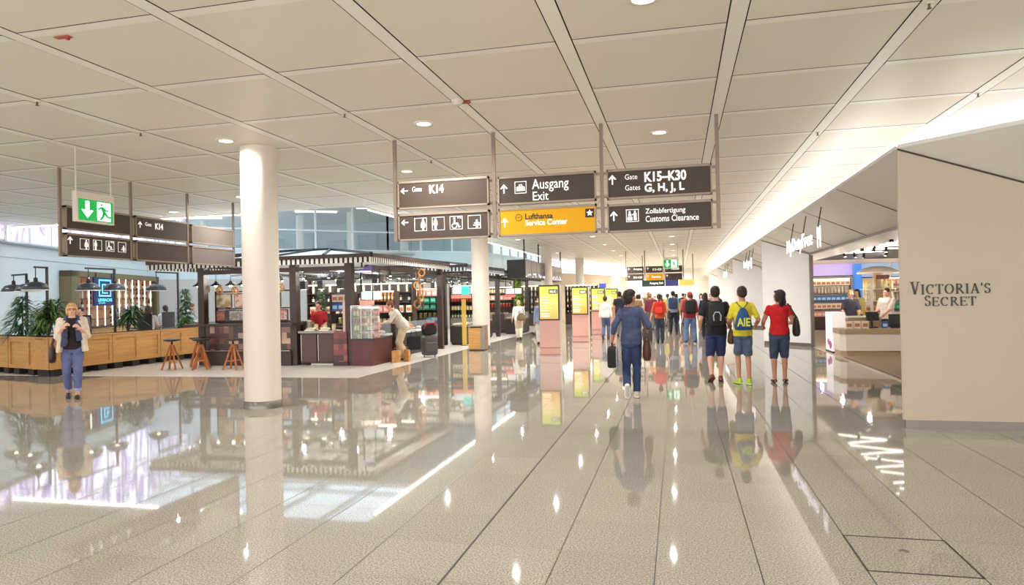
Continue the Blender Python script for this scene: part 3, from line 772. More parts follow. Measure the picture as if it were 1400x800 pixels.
        for k, (off, ln) in enumerate(((.031, .072), (.0105, .082), (-.0105, .076), (-.031, .058))):
            p = wr+dr*.082+sd*off; pts = [p-dr*.03]; d2 = dr.copy(); ax = dr.cross(pn).normalized()
            for j in range(3):
                d2 = Matrix.Rotation(curl*.75*(.6+.4*j), 3, ax) @ d2
                pts.append(p); p = p+d2*(ln/2.6)
            pts.append(p); body.tube([S(q) for q in pts], [.009*s, .0092*s, .009*s, .0085*s, .007*s], 8)
        b0 = wr+dr*.02+sd*.03; b1 = b0+dr*.03+sd*.024+pn*.012; b2 = b1+dr*.03+sd*.006+pn*.012
        body.tube([S(b0), S(b1), S(b2)], [.013*s, .011*s, .008*s], 8)
    remesh(body, 'body', skin(sk), t, vox*.62 if vox < .016 else vox, 2)
    # clothes
    top = top or {}; e = top.get('ease', .02)
    tb = MB(); torso(tb, top.get('hem', -.07), .535, e, e+top.get('front', .004))
    sl = top.get('sleeve', .6)
    for (sh, el, wr), sx in zip(arms, (-1, 1)):
        ps = [T((sx*.09*w, 0, .46)), sh]; rs = [.057*w, .061*w]
        if sl <= 1: 
            ps += [sh.lerp(el, sl*.55), sh.lerp(el, sl)]; rs += [.061*w, .060*w]
        else:
            ps += [sh.lerp(el, .5), el, el.lerp(wr, (sl-1)*.5), el.lerp(wr, sl-1)]; rs += [.06*w, .052, .047, .040]
            tb.ell(S(el), .052*s, 10, 8)
        tb.tube([S(p) for p in ps], [r*s for r in rs], 14); tb.ell(S(sh), .060*w*s, 12, 8)
    if hood: tb.ell(S(T((0, -.075, .50))), (.11*s, .05*s, .06*s), 12, 8)
    tm = top.get('mat') or fab((90, 90, 100))
    shirt = remesh(tb, top.get('name', 'shirt'), tm, t, vox, 3, .010*s, 6)
    if 'label' in top: shirt['label'] = top['label']
    bot = bot or {}; bb = MB(); torso(bb, -.11, bot.get('waist', .10), .010)
    ln = bot.get('len', 2.0); be = bot.get('ease', .016)
    for hipj, kn, ank, _, _ in legs:
        ps = [hipj+Vector((0, 0, .03)), hipj.lerp(kn, .45)]; rs = [.092*w+be*.3, .082*w+be*.7]
        if ln <= 1: ps.append(hipj.lerp(kn, ln)); rs.append(.062*w+be*1.5)
        else:
            q = ln-1; ps += [kn, kn.lerp(ank, q*.55), kn.lerp(ank, q)]; rs += [.060*w+be, .056*w+be*.9, .046+be*(1.0 if q > .9 else 1.4)]
            bb.ell(S(kn), (.060*w+be)*s, 12, 8)
        bb.tube([S(p) for p in ps], [r*s for r in rs], 14)
    bm = bot.get('mat') or denim((60, 72, 100))
    pants = remesh(bb, bot.get('name', 'trousers'), bm, t, vox, 3, .009*s, 6)
    if bot.get('cuff'):
        for hipj, kn, ank, _, _ in legs:
            q = ln-1; a, b = kn.lerp(ank, q-.10), kn.lerp(ank, q+.01)
            MB().tube([S(a), S(b)], [(.05+be)*s, (.053+be)*s], 16).build('cuff', denim(bot['cuff']), pants)
    for lg in legs:
        fp, RF = foot_path(lg); sb = MB()
        hi = .012 if top.get('flats') else .0
        sb.tube(fp, [(.034*s, (.038-hi)*s), (.042*s, (.046-hi)*s), (.046*s, (.042-hi)*s), (.050*s, .031*s), (.034*s, .021*s)], 12, flat=RF @ Vector((1, 0, 0)))
        if not top.get('flats'): sb.tube([S(lg[2]+Vector((0, 0, .012))), fp[1]], [.045*s, .042*s], 10)
        so = remesh(sb, 'shoe', M('shoe_%d_%d_%d' % shoe, shoe, .5), t, .011*s, 2)
        if sole:
            mb = MB(); dn = RF @ Vector((0, 0, -1)); mb.tube([p+dn*.022*s*(1 if i < 3 else .55) for i, p in enumerate(fp)], [(.038*s, .014*s), (.045*s, .014*s), (.048*s, .014*s), (.053*s, .013*s), (.036*s, .012*s)], 12, flat=RF @ Vector((1, 0, 0)))
            mb.build('sole', M('sole_%d_%d_%d' % sole, sole, .6), so)
    st, hc = hair
    if st != 'bald':
        hb = MB(); E(hb, (0, -.022, .714), (.088, .103, .098))
        E(hb, (0, -.045, .67), (.080, .068, .075))
        if st == 'full': E(hb, (0, .01, .755), (.082, .095, .06)); E(hb, (0, -.05, .66), (.092, .07, .09))
        if st in ('bob', 'long'):
            E(hb, (.066, -.012, .665), (.030, .062, .088)); E(hb, (-.066, -.012, .665), (.030, .062, .088)); E(hb, (0, -.058, .64), (.09, .056, .10)); E(hb, (0, .045, .765), (.07, .05, .03))
        if st == 'long': E(hb, (0, -.072, .56), (.10, .045, .13))
        if st == 'tail': E(hb, (0, -.12, .66), (.03, .035, .03)); E(hb, (0, -.145, .57), (.03, .03, .10))
        remesh(hb, 'hair', hairm(hc), t, max(.009, vox*.8), 2, (.003 if st == 'bob' else .006)*s, 30)
    if cap:
        cb = MB(); E(cb, (0, -.015, .735), (.092, .108, .08)); E(cb, (0, .10, .725), (.07, .07, .012))
        remesh(cb, 'cap', fab(cap), t, .011, 2)
    if face:
        dk = M('eye_dark', (40, 30, 28), .2); lp = M('lips', (176, 92, 84), .5)
        for sx in (-1, 1):
            m = MB(); E(m, (sx*.030, .0865, .682), (.013, .008, .007)); m.build('eye', dk, t)
        m = MB(); E(m, (0, .1005, .618), (.022, .006, .006)); m.build('mouth', lp, t)
    if glasses:
        m = MB()
        for sx in (-1, 1): m.tube([S(HT((sx*.032+.026*math.cos(a*PI/5), .105, .680+.019*math.sin(a*PI/5)))) for a in range(11)], .003*s, 6)
        m.tube([S(HT((-.008, .108, .684))), S(HT((.008, .108, .684)))], .003*s, 6)
        for sx in (-1, 1): m.tube([S(HT((sx*.058, .104, .684))), S(HT((sx*.082, .0, .684)))], .003*s, 6)
        m.build('glasses', M('spectacle_brown', (90, 40, 30), .3), t)
    p = P(); p.t = t; p.s = s; p.T = T; p.arms = arms; p.legs = legs; p.loc = Vector((x, y, z)); p.rz = rz*deg; p.label = label; p.pz = pz; p.lean = lean
    p.W = lambda q: p.loc + Matrix.Rotation(p.rz, 3, 'Z') @ (Vector(q)*s)
    return p

# bags ------------------------------------------------------------------
def rounded(mb, c, d, n=4, e=.35, rz=0):
    """soft box: superellipsoid"""
    R = Matrix.Rotation(rz, 3, 'Z'); vs = []; fs = []; m, k = 12, 20
    sg = lambda v, p: math.copysign(abs(v)**p, v)
    for j in range(m+1):
        th = -PI/2+PI*j/m
        for i in range(k):
            a = 2*PI*i/k
            q = Vector((d[0]/2*sg(math.cos(th), e)*sg(math.cos(a), e), d[1]/2*sg(math.cos(th), e)*sg(math.sin(a), e), d[2]/2*sg(math.sin(th), e)))
            vs.append(Vector(c)+R @ q)
    for j in range(m):
        for i in range(k): fs.append((j*k+i, j*k+(i+1) % k, (j+1)*k+(i+1) % k, (j+1)*k+i))
    mb._add(vs, fs, True); return mb
def backpack(label, p, rgb, pocket=None, z=.30, dim=(.30, .17, .44), trim=None, y=-.20):
    """worn on the back of person p"""
    c = p.W(p.T((0, y, z))); t = thing('backpack', label, 'backpack', c, p.rz); s = p.s
    a, b, d = [q*s for q in dim]; m = fab(rgb)
    rounded(MB(), (0, 0, 0), (a, b, d)).build('bag_body', m, t)
    rounded(MB(), (0, -b*.45, -d*.16), (a*.78, b*.5, d*.5)).build('front_pocket', fab(pocket or tuple(int(v*.8) for v in rgb)), t)
    MB().tube([(-.03*s, .02, d*.48), (-.02*s, .02, d*.54), (.02*s, .02, d*.54), (.03*s, .02, d*.48)], .008*s, 6).build('grab_handle', m, t)
    for sx in (-1, 1):
        MB().tube([(sx*.10*s, b*.40, d*.42), (sx*.11*s, b*.62, d*.52), (sx*.12*s, b*1.05, d*.50), (sx*.125*s, b*1.9, d*.36), (sx*.13*s, b*2.35, d*.05), (sx*.155*s, b*1.7, -d*.22), (sx*.13*s, b*.5, -d*.36)], [(.026*s, .007*s)]*7, 8, flat=(1, 0, 0)).build('shoulder_strap', m, t)
    if trim:
        MB().tube([(-a*.2, -b*.72, -d*.28), (-a*.24, -b*.74, -.05*d), (-a*.12, -b*.74, .1*d), (a*.12, -b*.74, .1*d), (a*.24, -b*.74, -.05*d), (a*.2, -b*.72, -d*.28)], .012*s, 6).build('reflective_trim', fab(trim), t)
    return t
def shoulder_bag(label, p, off, dim, rgb, shoulder, name='shoulder_bag', cat='bag', rz=0):
    """hangs at off (local, 1.72 m figure) from the shoulder point"""
    c = p.W(off); t = thing(name, label, cat, c, p.rz+rz); s = p.s; a, b, d = [q*s for q in dim]; m = M('leather_%d_%d_%d' % rgb, rgb, .5, var=.2, vs=10)
    MB().tube([(0, 0, -d*.5), (0, 0, -d*.46), (0, 0, -d*.3), (0, 0, 0), (0, 0, d*.25), (0, 0, d*.42), (0, 0, d*.46)], [(a*.22, b*.26), (a*.40, b*.42), (a*.5, b*.5), (a*.46, b*.48), (a*.34, b*.42), (a*.2, b*.36), (a*.1, b*.3)], 18, flat=(1, 0, 0)).build('bag_body', m, t)
    R = Matrix.Rotation(-(p.rz+rz), 3, 'Z'); top = R @ (p.W(shoulder)-c)
    ends = ((-a*.3, 0, d*.42), (a*.3, 0, d*.42)) if a >= b else ((0, -b*.3, d*.42), (0, b*.3, d*.42))
    MB().tube([ends[0], Vector(ends[0]).lerp(top, .55)+V(0, 0, .01), top+V(-.0, -.03, 0), top+V(0, .03, 0), Vector(ends[1]).lerp(top, .55)+V(0, 0, .01), ends[1]], [(.016*s, .006*s)]*6, 8).build('strap', m, t)
    MB().tube([(-a*.46, -b*.0, d*.34), (0, 0, d*.47), (a*.46, 0, d*.34)] if a >= b else [(0, -b*.46, d*.34), (0, 0, d*.47), (0, b*.46, d*.34)], .008*s, 6).build('zip_seam', M('zip_metal', (150, 140, 120), .4, .6), t)
    return t
def trolley(label, x, y, rz, dim, rgb, grip=None, z=0):
    t = thing('trolley_suitcase', label, 'suitcase', (x, y, z), rz); a, b, d = dim; m = M('case_%d_%d_%d' % rgb, rgb, .5, var=.15, vs=8)
    rounded(MB(), (0, 0, .05+d/2), (a, b, d), e=.3).build('case_body', m, t)
    rounded(MB(), (0, -b*.45, .05+d*.42), (a*.8, b*.3, d*.5), e=.3).build('front_pocket', m, t)
    for sx in (-1, 1): MB().lathe([(.0, -.012), (.028, -.012), (.028, .012), (0, .012)], n=12).build('wheel', M('wheel_black', (24, 24, 26), .5), t, (sx*a*.38, 0, .028)).rotation_euler = (0, PI/2, 0)
    g = grip or (0, .05, 1.0)
    MB().tube([(-.07, .03, d+.03), (-.07+g[0], g[1], g[2])], .007, 6).tube([(.07, .03, d+.03), (.07+g[0], g[1], g[2])], .007, 6).tube([(-.08+g[0], g[1], g[2]), (.08+g[0], g[1], g[2])], .012, 8).build('pull_handle', M('handle_grey', (110, 112, 116), .35, .7), t)
    return t

NV = .0115
# woman walking towards the camera
p = person('blonde woman in glasses, cream jacket and rolled-up jeans, walking toward the camera at left', -11.5, 10.9, -137, 1.84, 1.0,
           feet=((-.075, .12, 0, 0), (.075, -.12, .03, 18)), hands=((-.13, .235, 1.27), (.12, .235, 1.29)), elbow=((-.45, -.5, -1), (.45, -.5, -1)), head=(4, 6),
           top=dict(mat=fab((40, 30, 32)), sleeve=.12, hem=-.04, name='black_top', flats=True), bot=dict(mat=denim((96, 104, 146)), len=1.84, cuff=(150, 158, 190), name='jeans', ease=.012),
           shoe=(34, 28, 28), hair=('bob', (214, 168, 98)), face=True, glasses=True, vox=NV, curl=.9)
jb = MB(); s = p.s; S_ = lambda q: Vector(q)*s; jm = fab((226, 206, 186))
for (sh, el, wr), sx in zip(p.arms, (-1, 1)):
    jb.tube([S_(p.T((sx*.08, 0, .47))), S_(sh), S_(sh.lerp(el, .5)), S_(el), S_(el.lerp(wr, .35))], [.076*s, .078*s, .070*s, .062*s, .056*s], 14); jb.ell(S_(sh), .079*s); jb.ell(S_(el), .062*s)
    jb.tube([S_(p.T((sx*.12, .04, .48))), S_(p.T((sx*.165, .06, .3))), S_(p.T((sx*.185, .05, .1))), S_(p.T((sx*.20, .04, -.08)))], [(.06*s, .10*s), (.05*s, .12*s), (.05*s, .13*s), (.055*s, .13*s)], 14, flat=(1, 0, 0))
jb.tube([S_(p.T((0, -.075, .49))), S_(p.T((0, -.10, .3))), S_(p.T((0, -.095, .1))), S_(p.T((0, -.11, -.08)))], [(.13*s, .05*s), (.17*s, .06*s), (.17*s, .07*s), (.19*s, .06*s)], 16, flat=(1, 0, 0))
remesh(jb, 'jacket', jm, p.t, .0115, 3, .006, 7)
sb = MB()
for sx, ln in ((-1, .12), (1, .02)):
    sb.tube([S_(p.T((0, -.07, .53))), S_(p.T((sx*.085, -.02, .545))), S_(p.T((sx*.105, .10, .47))), S_(p.T((sx*.10, .165, .34))), S_(p.T((sx*.11, .165, ln+.06))), S_(p.T((sx*.13, .16, ln)))], [(.03*s, .04*s), (.04*s, .03*s), (.05*s, .025*s), (.05*s, .022*s), (.055*s, .022*s), (.055*s, .018*s)], 10, flat=(1, 0, 0))
remesh(sb, 'scarf', fab((70, 74, 104)), p.t, .011, 2, .012, 14)
shoulder_bag('dark brown shoulder bag at the right hip of the blonde woman walking toward the camera', p, (.31, -.02, .84), (.13, .30, .36), (62, 36, 34), p.T((.15, -.0, .545)))

# man in blue sweater
p = person('man in blue sweater and jeans walking away, nearest traveller in the hall, face turned right', -.80, 11.9, 3, 1.86, .86,
           feet=((-.075, -.16, .12, 62), (.07, .06, 0, 0)), pz=.925, hands=((-.30, .05, .93), (.26, .16, 1.08)), elbow=((-.3, -1, 0), (.3, -1, -.2)), head=(-42, 2),
           top=dict(mat=fab((72, 82, 112)), sleeve=1.55, hem=-.07, name='sweater', ease=.03), bot=dict(mat=denim((50, 66, 104)), len=1.99, name='jeans', ease=.018), shoe=(206, 196, 184), sole=(236, 230, 220),
           hair=('full', (38, 24, 20)), face=True, vox=NV, curl=1.3, sk='tan')
shoulder_bag('brown leather bag hanging at the right side of the man in the blue sweater', p, (.24, -.05, .80), (.14, .24, .40), (84, 46, 32), p.T((.12, .0, .55)))
t = thing('carry_bag', 'black and grey flat carry bag held by the man in the blue sweater', 'bag', p.W((-.31, .06, .52)), p.rz)
rounded(MB(), (0, 0, .14), (.16, .40, .36), e=.3).build('bag_body', fab((40, 36, 36)), t); rounded(MB(), (.05, 0, .14), (.10, .37, .33), e=.3).build('side_panel', fab((150, 152, 158)), t)
MB().tube([(0, -.08, .30), (0, -.06, .385), (0, .06, .385), (0, .08, .30)], .01, 8).build('handle', fab((30, 26, 26)), t)

# three friends on the right
p = person('man in black t-shirt and navy denim shorts walking away beside the yellow t-shirt', .72, 14.2, 2, 1.90, 1.02,
           feet=((-.10, -.10, .035, 25), (.07, .08, 0, 0)), toes=(-14, 8), hands=((-.27, .20, .98), (.26, .26, 1.02)), elbow=((-.35, -1, -.3), (.35, -1, -.3)), head=(-6, -4),
           top=dict(mat=fab((34, 32, 36)), sleeve=.75, hem=-.08, ease=.026, name='t_shirt'), bot=dict(mat=denim((44, 54, 98)), len=1.08, ease=.02, name='shorts', cuff=None), shoe=(116, 62, 44), sole=(60, 34, 28),
           hair=('short', (36, 26, 22)), vox=NV, sk='fair')
backpack('black backpack with grey trim on the man in the black t-shirt', p, (46, 44, 46), (34, 32, 34), trim=(176, 174, 170), dim=(.27, .16, .40))
shoulder_bag('olive brown bag hanging at the right hip of the man in the black t-shirt', p, (.25, -.08, .83), (.13, .20, .28), (96, 66, 34), p.T((.0, .02, .545)))
p = person('boy in yellow t-shirt and grey denim shorts, in green sneakers, walking away', 1.20, 13.85, 2, 1.88, .86,
           feet=((-.07, .08, 0, 0), (.085, -.05, 0, 0)), toes=(-20, 6), hands=((-.20, .28, 1.05), (.25, .20, 1.04)), elbow=((-.35, -1, -.3), (.35, -1, -.3)), head=(8, -10),
           top=dict(mat=fab((226, 208, 58)), sleeve=.85, hem=-.07, ease=.03, name='t_shirt'), bot=dict(mat=denim((86, 100, 126)), len=.94, ease=.016, name='shorts'), shoe=(176, 210, 50), sole=(226, 236, 150),
           hair=('short', (46, 34, 26)), vox=NV, sk='tan')
c = p.W(p.T((-.015, -.175, .20))); t = thing('drawstring_bag', 'blue drawstring bag with yellow lettering on the back of the yellow t-shirt', 'bag', c, p.rz)
bb = MB(); bb.tube([(0, .0, .25), (0, -.01, .18), (0, -.03, .05), (0, -.035, -.1), (0, -.02, -.17)], [(.03, .025), (.085, .035), (.13, .055), (.165, .06), (.15, .03)], 18, flat=(1, 0, 0)); bb.build('bag_body', fab((44, 84, 132)), t)
lettering('AIE', -.12, .12, -.10, .06, M('bag_letters', (214, 220, 70), .7), t, .03, -.093)
for sx in (-1, 1): MB().tube([(sx*.01, 0, .24), (sx*.07, .035, .30), (sx*.10, .10, .36), (sx*.12, .20, .30), (sx*.155, .22, .12), (sx*.16, .10, -.08), (sx*.145, -.0, -.15)], .007, 6).build('cord', fab((40, 60, 90)), t)
p = person('dark-haired woman in red top and knee-length denim shorts walking away at right', 1.90, 14.15, -3, 1.80, .98,
           feet=((-.10, -.02, 0, 0), (.085, .05, 0, 0)), toes=(-8, 12), hands=((-.27, .22, 1.05), (.20, .26, 1.10)), elbow=((-.3, -1, -.3), (.3, -1, -.3)), head=(52, 2),
           top=dict(mat=fab((208, 30, 34)), sleeve=.5, hem=-.03, ease=.02, name='red_top', flats=True), bot=dict(mat=denim((66, 78, 104)), len=1.02, ease=.022, name='shorts'), shoe=(24, 22, 24),
           hair=('long', (50, 30, 24)), face=True, vox=NV, sk='tan')
shoulder_bag('black shoulder bag on the right side of the woman in the red top', p, (.29, -.05, 1.06), (.14, .32, .38), (38, 36, 34), p.T((.15, 0, .545)))

# middle distance
F = .016
p = person('teenager in white hooded jacket and jeans walking away beside the yellow totems', -2.86, 27.6, -4, 1.74, .9, feet=((-.09, -.15, .06, 35), (.08, .12, 0, 0)),
           top=dict(mat=fab((226, 222, 214)), sleeve=1.95, hem=-.06, ease=.035, name='hoodie'), bot=dict(mat=denim((78, 96, 128))), shoe=(64, 40, 36), hair=('short', (60, 38, 28)), vox=F, hood=1)
p = person('man in dark navy shirt walking just right of the teenager in the white hoodie', -2.42, 29.2, 0, 1.92, .98, feet=((-.09, .1, 0, 0), (.09, -.15, .05, 30)),
           top=dict(mat=fab((34, 36, 52)), sleeve=.7), bot=dict(mat=fab((120, 116, 112))), hair=('short', (40, 28, 22)), vox=F, sk='tan')
p = person('woman with red backpack and dark jeans walking away, pulling a dark suitcase', -.68, 25.6, 0, 1.78, .92, feet=((-.07, -.1, .02, 15), (.08, .08, 0, 0)), hands=((-.33, -.02, .80), None),
           top=dict(mat=fab((206, 92, 46)), sleeve=1.3, ease=.024), bot=dict(mat=denim((56, 62, 78)), ease=.018), hair=('tail', (66, 40, 28)), vox=F)
backpack('bright red backpack on the woman with dark jeans in mid hall', p, (204, 34, 30), (216, 60, 44), dim=(.32, .20, .44))
trolley('dark grey suitcase pulled by the woman with the red backpack', -1.12, 25.3, .1, (.36, .24, .50), (62, 56, 58), (.14, .10, .72))
p = person('man in red cap and crimson shirt with black backpack, standing in mid hall', .40, 25.0, 4, 1.82, 1.04, feet=((-.15, .02, 0, 0), (.15, 0, 0, 0)), toes=(-18, 18),
           top=dict(mat=fab((150, 32, 44)), sleeve=1.3, ease=.03), bot=dict(mat=denim((92, 112, 148)), ease=.024), cap=(196, 60, 62), shoe=(52, 46, 44), sole=(220, 214, 206), hair=('short', (120, 60, 50)), vox=F)
backpack('black backpack on the man in the red cap', p, (30, 32, 34), (26, 26, 28), dim=(.36, .20, .46))
p = person('person with dark blue backpack and dark trousers walking away beyond the red backpack', -.22, 31.0, 0, 1.90, .94, feet=((-.12, 0, 0, 0), (.12, .02, 0, 0)),
           top=dict(mat=fab((150, 166, 186)), sleeve=.9), bot=dict(mat=fab((38, 40, 54)), ease=.02), hair=('short', (34, 28, 26)), vox=F)
backpack('dark blue backpack on the traveller beyond the red backpack', p, (56, 70, 104), dim=(.36, .2, .46))
p = person('person in black just right of the man in the red cap', 1.02, 27.5, 0, 1.78, .9, feet=((-.08, .1, 0, 0), (.08, -.1, .03, 20)), top=dict(mat=fab((28, 26, 30)), sleeve=1.9), bot=dict(mat=fab((30, 30, 34))), hair=('long', (36, 26, 22)), vox=F)
p = person('woman in white shirt and cream trousers beside the kiosks, seen from behind', -6.45, 27.6, 12, 1.64, 1.05, feet=((-.06, .1, 0, 0), (.06, -.12, .03, 20)), hands=((-.30, .12, .84), None),
           top=dict(mat=fab((240, 238, 234)), sleeve=1.5, ease=.03), bot=dict(mat=fab((222, 206, 180)), ease=.024), hair=('short', (196, 172, 140)), vox=F)
shoulder_bag('large olive brown bag on the back of the woman in the white shirt', p, (.12, -.21, 1.02), (.42, .16, .34), (112, 92, 60), p.T((.14, 0, .545)))
p = person('man in brown shirt and beige trousers behind the woman in white', -6.35, 31.0, -80, 1.80, 1.0, feet=((-.08, .2, 0, 0), (.08, -.2, .04, 25)), top=dict(mat=fab((94, 72, 48)), sleeve=.8), bot=dict(mat=fab((196, 178, 150))), hair=('short', (52, 36, 26)), vox=F)
p = person('man in blue grey jacket half hidden behind the nearest totem', -4.98, 24.9, 25, 1.70, 1.05, feet=((-.08, .1, 0, 0), (.08, -.1, .03, 20)), top=dict(mat=fab((128, 140, 176)), sleeve=1.95, ease=.03, hem=-.16), bot=dict(mat=fab((206, 204, 204))), hair=('short', (90, 80, 70)), vox=F)
# man leaning over the counter
p = person('man in light grey sweater and khaki trousers bending over the kiosk counter', -7.86, 18.72, 122, 1.88, 1.08, feet=((-.13, .02, 0, 0), (.12, -.10, 0, 0)), pz=.90, lean=34, hands=((-.16, .62, 1.00), (.17, -.30, .88)), elbow=((-.6, -.4, -.4), (.7, -.8, -.1)), head=(0, -6),
           top=dict(mat=fab((206, 198, 186)), sleeve=1.9, ease=.03, name='sweater'), bot=dict(mat=fab((204, 184, 150)), ease=.024), hair=('short', (122, 70, 40)), face=True, vox=.013, curl=.9, shoe=(70, 52, 44))
LEAN = p
MB().tube([Vector(q)*p.s for q in (p.T((-.12, .13, .36)), p.T((-.11, .0, .555)), p.T((-.05, -.155, .43)), p.T((.08, -.165, .22)), p.T((.19, -.08, .06)))], [(.022, .008)]*5, 8).build('strap', fab((40, 34, 34)), p.t)
# crowd far down the hall
rnd = random.Random(11)
cols = [((170, 40, 40), 'red shirt'), ((36, 34, 40), 'black coat'), ((60, 74, 120), 'blue jacket'), ((220, 214, 206), 'white shirt'), ((150, 120, 84), 'tan jacket'), ((110, 116, 60), 'olive green jacket'), ((120, 44, 60), 'maroon top'),
        ((90, 92, 98), 'grey sweater'), ((206, 178, 70), 'mustard top'), ((48, 84, 84), 'teal shirt'), ((190, 108, 72), 'orange top'), ((70, 50, 84), 'purple top'), ((176, 186, 204), 'pale blue shirt'), ((220, 150, 150), 'pink top'), ((58, 44, 36), 'dark brown coat'), ((34, 44, 74), 'navy coat')]
spots = [(-4.0, 39), (-3.3, 41), (-2.75, 37), (-2.35, 43), (-2.0, 35), (-1.6, 39), (-1.35, 34.5), (-1.0, 42), (-.55, 38), (-.1, 44), (.35, 37), (.75, 40.5), (1.1, 35), (1.45, 39), (1.75, 33), (2.2, 41)]
for i, ((x, y), (rgb, nm)) in enumerate(zip(spots, cols)):
    person('distant traveller in %s in the far crowd' % ('a '+nm if nm[0] not in 'aeiou' else 'an '+nm), x, y, rnd.choice((0, 0, 10, -10, 180, 170)), 1.70+rnd.random()*.2, .95+rnd.random()*.15,
           feet=((-.09, rnd.uniform(-.15, .15), 0, 0), (.09, rnd.uniform(-.15, .15), 0, 0)), top=dict(mat=fab(rgb), sleeve=rnd.choice((.8, 1.9))), bot=dict(mat=denim(rnd.choice(((50, 60, 90), (40, 40, 46), (120, 110, 96), (80, 92, 120))))),
           hair=(rnd.choice(('short', 'bob', 'tail', 'long')), rnd.choice(((40, 28, 22), (90, 60, 36), (30, 26, 26), (150, 110, 70)))), sk=rnd.choice(('fair', 'fair', 'tan')), vox=.024)

cols2 = [((44, 44, 52), 'charcoal hoodie'), ((196, 196, 200), 'light grey shirt'), ((86, 60, 44), 'brown jacket'), ((160, 60, 70), 'raspberry top'), ((52, 60, 48), 'dark green parka'), ((228, 206, 180), 'cream sweater'), ((64, 100, 150), 'denim blue shirt'),
         ((30, 30, 34), 'black t-shirt'), ((236, 232, 226), 'bright white blouse'), ((120, 84, 110), 'plum cardigan'), ((188, 150, 110), 'camel coat'), ((100, 140, 170), 'sky blue polo'), ((70, 40, 40), 'dark red jacket'), ((206, 120, 60), 'rust orange shirt')]
spots2 = [(-4.4, 46), (-3.6, 47), (-2.9, 45.5), (-2.2, 48), (-1.5, 46), (-.8, 49), (-.3, 47), (.3, 46), (.9, 48.5), (1.5, 45.5), (2.1, 47.5), (1.9, 37.5), (-3.7, 36), (-.2, 41)]
for i, ((x, y), (rgb, nm)) in enumerate(zip(spots2, cols2)):
    person('distant traveller in a %s deep in the far crowd' % nm, x, y, rnd.choice((0, 10, -10, 180, 170)), 1.66+rnd.random()*.2, .95+rnd.random()*.12,
           feet=((-.09, rnd.uniform(-.15, .15), 0, 0), (.09, rnd.uniform(-.15, .15), 0, 0)), top=dict(mat=fab(rgb), sleeve=rnd.choice((.8, 1.9))), bot=dict(mat=denim(rnd.choice(((50, 60, 90), (40, 40, 46), (120, 110, 96))))),
           hair=(rnd.choice(('short', 'bob', 'tail')), rnd.choice(((40, 28, 22), (60, 40, 28), (30, 26, 26), (110, 80, 50)))), sk=rnd.choice(('fair', 'fair', 'tan')), vox=.026)
# ------------------------------------------------------------------ food hall
m_dk = M('kiosk_brown', (64, 46, 40), .45, var=.12, vs=5); m_dk2 = M('kiosk_charcoal', (56, 50, 50), .45); m_wine = M('kiosk_wine', (92, 42, 44), .4)
m_bl = M('valance_black', (34, 28, 26), .6); m_wh = M('valance_white', (248, 242, 232), .6); m_whb = M('valance_bluewhite', (222, 234, 248), .6)
m_roofw = M('roof_translucent', (244, 243, 240), .4, var=.04, vs=2); m_raft = M('rafter_black', (42, 40, 42), .45)
m_counter = M('counter_stone', (150, 138, 124), .25); m_steel = M('counter_steel', (176, 172, 166), .25, .9)
m_oak = wood('oak', (206, 158, 92), (182, 130, 70), 3, 'X'); m_oaky = wood('oak_lengthwise', (206, 158, 92), (182, 130, 70), 3, 'Y'); m_teak = wood('stool_beech', (198, 124, 62), (170, 96, 44), 4, 'Z')
m_glassc = M('display_glass_clear', (230, 240, 240), .03, alpha=.16, spec=.9)
m_glow = M('shelf_lamp', (255, 240, 214), .5, emit=5)
def mosaic(name, cols, size=.17):
    m = M(name, cols[0], .3); nt = m.node_tree; b = nt.nodes['Principled BSDF']; L = nt.links
    tc = nt.nodes.new('ShaderNodeTexCoord'); dv = nt.nodes.new('ShaderNodeVectorMath'); dv.operation = 'SCALE'; dv.inputs['Scale'].default_value = 1/size
    ad = nt.nodes.new('ShaderNodeVectorMath'); ad.operation = 'ADD'; ad.inputs[1].default_value = (.013, .37, .021)
    fl = nt.nodes.new('ShaderNodeVectorMath'); fl.operation = 'FLOOR'; fr = nt.nodes.new('ShaderNodeVectorMath'); fr.operation = 'FRACTION'
    wn = nt.nodes.new('ShaderNodeTexWhiteNoise'); r = nt.nodes.new('ShaderNodeValToRGB'); r.color_ramp.interpolation = 'CONSTANT'
    el = r.color_ramp.elements
    while len(el) < len(cols): el.new(.5)
    for i, c in enumerate(cols): el[i].position = i/len(cols); el[i].color = (*[lin(v) for v in c], 1)
    L.new(tc.outputs['Object'], dv.inputs[0]); L.new(dv.outputs[0], ad.inputs[0]); L.new(ad.outputs[0], fl.inputs[0]); L.new(fl.outputs[0], wn.inputs['Vector']); L.new(wn.outputs['Value'], r.inputs['Fac'])
    L.new(r.outputs['Color'], b.inputs['Base Color']); return m
m_mosb = mosaic('mosaic_brown', [(58, 38, 34), (84, 48, 42), (70, 44, 40), (150, 104, 84), (62, 42, 38), (120, 70, 56), (196, 160, 132), (74, 46, 42)], .155)
m_mosw = mosaic('mosaic_wine', [(110, 50, 48), (84, 40, 40), (140, 78, 66), (70, 40, 38), (124, 56, 54)], .15)
m_mosu = mosaic('mosaic_blue', [(120, 160, 200), (170, 200, 214), (96, 130, 184), (200, 214, 210), (140, 180, 190), (80, 110, 170)], .12)

